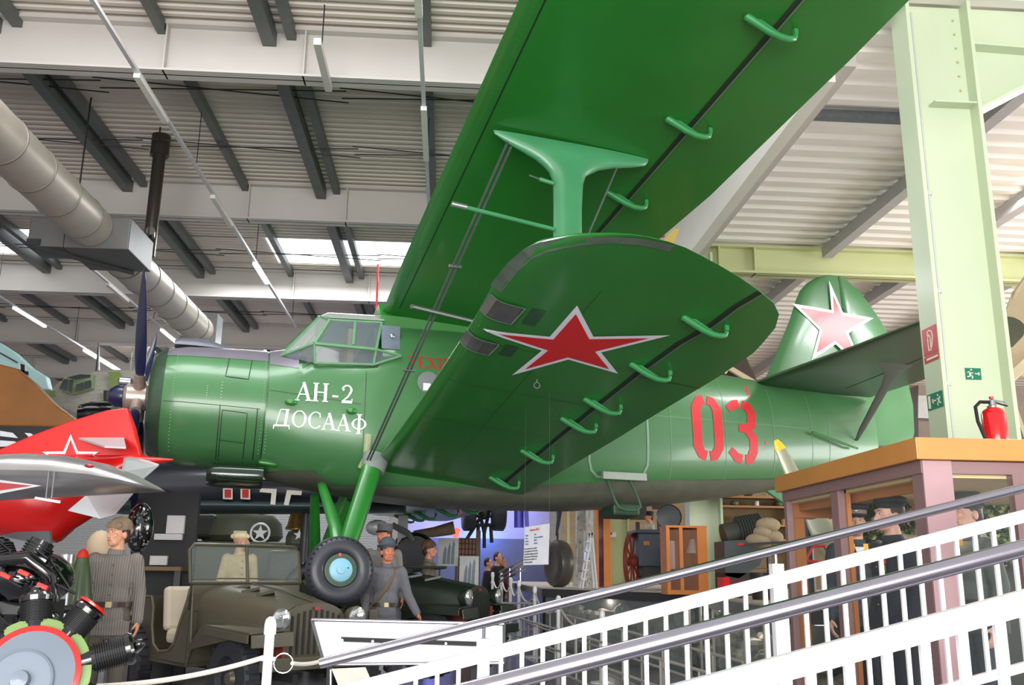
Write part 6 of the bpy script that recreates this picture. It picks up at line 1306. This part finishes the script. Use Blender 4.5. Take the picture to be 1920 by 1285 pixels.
# wreck / camouflaged fuselage and white car parts left of the panels
o=empty('camouflaged_trunk',at(820,1000,17),'rough brown log like gun barrel under netting left of the blue wall','log'); MB().tube([at(776,1003,17),at(815,998,17),at(852,990,17)],[.07,.09,.12],14).build('log',mat('bark_brown',(104,88,70),.9,0,.3,10,bump=.6,bscale=30),o,smooth=True); MB().tube([at(790,1010,17),at(845,1002,17)],.012,6).build('rod',alum,o)
q=at(856,1000,17); MB().box(q,(.10,.08,.17),Matrix.Rotation(.3,3,'Y')).build('red_lamp',mat('lamp_glow_red',(255,70,40),.3,0,0,emit=1.5),o); q=at(800,1000,17); MB().tube([(q.x,17,0),q],.05,8).build('support_post',dkmetal,o)
o=empty('motorcycle',at(780,1040,16),'dark motorcycle with white fairing behind the middle soldiers','motorcycle')
MB().ell(at(708,990,16),(.20,.3,.13)).build('white_fairing',whitep,o,smooth=True); MB().tube([at(735,985,15.8),at(765,1000,15.8),at(775,1015,15.8)],.05,8).build('handlebar',alum,o,smooth=True)
MB().lathe(at(775,1040,16),(0.2,-1,0),[(0,.18),(0,.3),(.1,.3),(.1,.18)],28).build('wheel',rubber,o,smooth=True); MB().ell(at(775,1025,16.2),(.35,.3,.24)).build('engine_block',blackgloss,o,smooth=True); q=at(755,990,16); MB().bb((q.x-.08,16,0),(q.x+.08,16.15,q.z+.2)).build('grey_post',mat('post_grey',(130,132,136),.5),o)
# steps rail by visitors
o=empty('stair_handrail',at(950,1070,21.5),'steel stair handrails rising right behind the visitors','railing')
for d in (0,9,18): MB().tube([at(936,1074+d,21.5),at(985,1050+d*.9,21.5)],.03,8).build('rail',steel,o,smooth=True)
for u in (955,975): q=at(u,1066,21.5); MB().tube([(q.x,21.5,0),q],.025,8).build('upright',steel,o)
# violet banner sail and hanging props above
o=empty('banner',at(976,985,23.5),'blue violet lit cloth sail hanging right of the wheels','banner'); b=MB(); b.loft([[at(964+2*i,v,23.5+.1*math.sin(i)) for i in range(10)] for v in (945,960,975,990)],close=False,cap=False); b.prism([at(982,940,23.45),at(990,940,23.45),at(992,988,23.45),at(984,988,23.45)],(0,.05,0)); b.build('cloth',mat('banner_blue',(120,116,226),.5,0,.05),o); MB().tube([at(975,945,23.5),Vector((at(975,945,23.5).x,23.5,9.4))],.015,6).build('hanging_wire',dkmetal,o)
# bench with clutter behind the quilted jacket mannequin
o=empty('work_bench',(at(290,1070,13).x,13,0),'dark work bench with white boards and radio parts behind the left mannequin','bench')
a=at(228,1062,13);c=at(350,1072,13); MB().bb((a.x,12.7,a.z-.05),(c.x,13.4,a.z)).build('top',mat('bench_wood',(120,96,64),.6),o); MB().bb((a.x,13.3,0),(c.x,13.4,a.z+1.0)).build('back_board',mat('bench_back',(46,48,50),.7),o)
for u0,v0,u1,v1 in ((280,1000,332,1012),(305,965,335,1000),(272,1042,303,1060),(240,958,262,975)):
    p_=at(u0,v0,13);q_=at(u1,v1,13); MB().bb((p_.x,13.22,q_.z),(q_.x,13.28,p_.z)).build('white_board',mat('board_pale',(212,212,214),.5),o)
for x in (a.x+.05,c.x-.05): MB().bb((x-.04,12.75,0),(x+.04,12.85,a.z-.05)).build('leg',dkmetal,o)
o=empty('helmet_stand',at(255,985,11),'black studded helmet stand just right of the jacket mannequin','helmet'); MB().ell(at(262,990,11),(.15,.15,.28)).build('helmet',blackgloss,o,smooth=True); b=MB(); [b.ell(at(262+random.uniform(-16,16),990+random.uniform(-35,35),10.86),.012,6,4) for _ in range(40)]; tag(b.build('studs',alum,o),kind='stuff'); q=at(262,1010,11); MB().tube([(q.x,11,0),q],.04,8).build('stand',dkmetal,o)
o=empty('dummy_torso',(at(190,1020,8.9).x,9.2,0),'beige dress form behind the left shoulder of the jacket mannequin','dress form'); q=at(186,1035,9.2); MB().ell(q,(.13,.12,.20)).build('torso',mat('form_beige',(186,164,136),.7),o,smooth=True); MB().tube([(q.x,9.2,0),q],.04,8).build('stand',dkmetal,o)
# hanging cream aircraft at the right edge behind the column
cr_=mat('aircraft_cream',(216,198,166),.45,0,.08,3)
o=empty('hanging_aircraft',at(1890,650,13.5),'cream fabric covered aircraft hanging at the right edge behind the green column','aircraft')
MB().prism([at(1858,700,13.2),at(1862,660,13.2),at(1905,545,12),at(1990,430,11),at(2060,470,11),at(2060,720,12.5)],(0,.1,0)).build('wing_panel',cr_,o)
MB().bar(at(1860,742,12.5),at(1990,620,12),.08,.12).build('wing_strut',cr_,o); MB().bar(at(1895,745,12.5),at(1925,830,12),.05,.08).build('tail_strut',cr_,o)
MB().prism([at(1722,722,15.9),at(2000,730,15.9),at(2000,880,15.9),at(1722,860,15.9)],(0,.6,0)).build('fuselage_side',mat('fuselage_brown',(92,76,64),.5,0,.2,5),o)
MB().prism([at(1722,742,15.85),at(1760,742,15.85),at(1760,786,15.85),at(1722,784,15.85)],(0,.02,0)).build('cabin_window',mat('cabin_glass',(150,148,142),.2),o); MB().tube([at(1960,720,16.1),Vector((at(1960,720,16.1).x,16.1,7.2))],.02,6).build('hanging_cable',dkmetal,o)
o=empty('hanging_glider',at(1385,690,19),'tan and dark fabric aircraft tail seen between the wing and the green fin','aircraft')
MB().prism([at(1352,705,19),at(1352,668,19),at(1392,655,19),at(1420,715,19)],(0,.1,0)).build('tail_panel',mat('fabric_dark',(70,58,46),.6,0,.2,6),o); MB().bar(at(1366,690,18.9),at(1425,725,18.9),.1,.1).build('boom',cr_,o); MB().bar(at(1358,700,18.9),at(1370,682,18.9),.08,.08).build('brace',cr_,o); MB().tube([at(1375,665,19.05),Vector((at(1375,665,19.05).x,19.05,7.2))],.015,6).build('hanging_cable',dkmetal,o)
# red and yellow parts peeping above the near wing tip
o=empty('hanging_kite',at(1245,450,12.4),'red and ochre aircraft tip showing above the near wing tip','aircraft part'); MB().tube([at(1196,436,12.4),at(1222,441,12.4),at(1246,443,12.4)],[.03,.05,.02],10).build('red_tip',redp,o,smooth=True); MB().prism([at(1240,455,12.4),at(1262,430,12.4),at(1275,428,12.4),at(1262,460,12.4)],(0,.05,0)).build('ochre_panel',mat('ochre',(184,160,84),.5),o); MB().tube([at(1225,441,12.4),Vector((at(1225,441,12.4).x,12.4,9.4))],.006,5).build('hanging_wire',dkmetal,o)
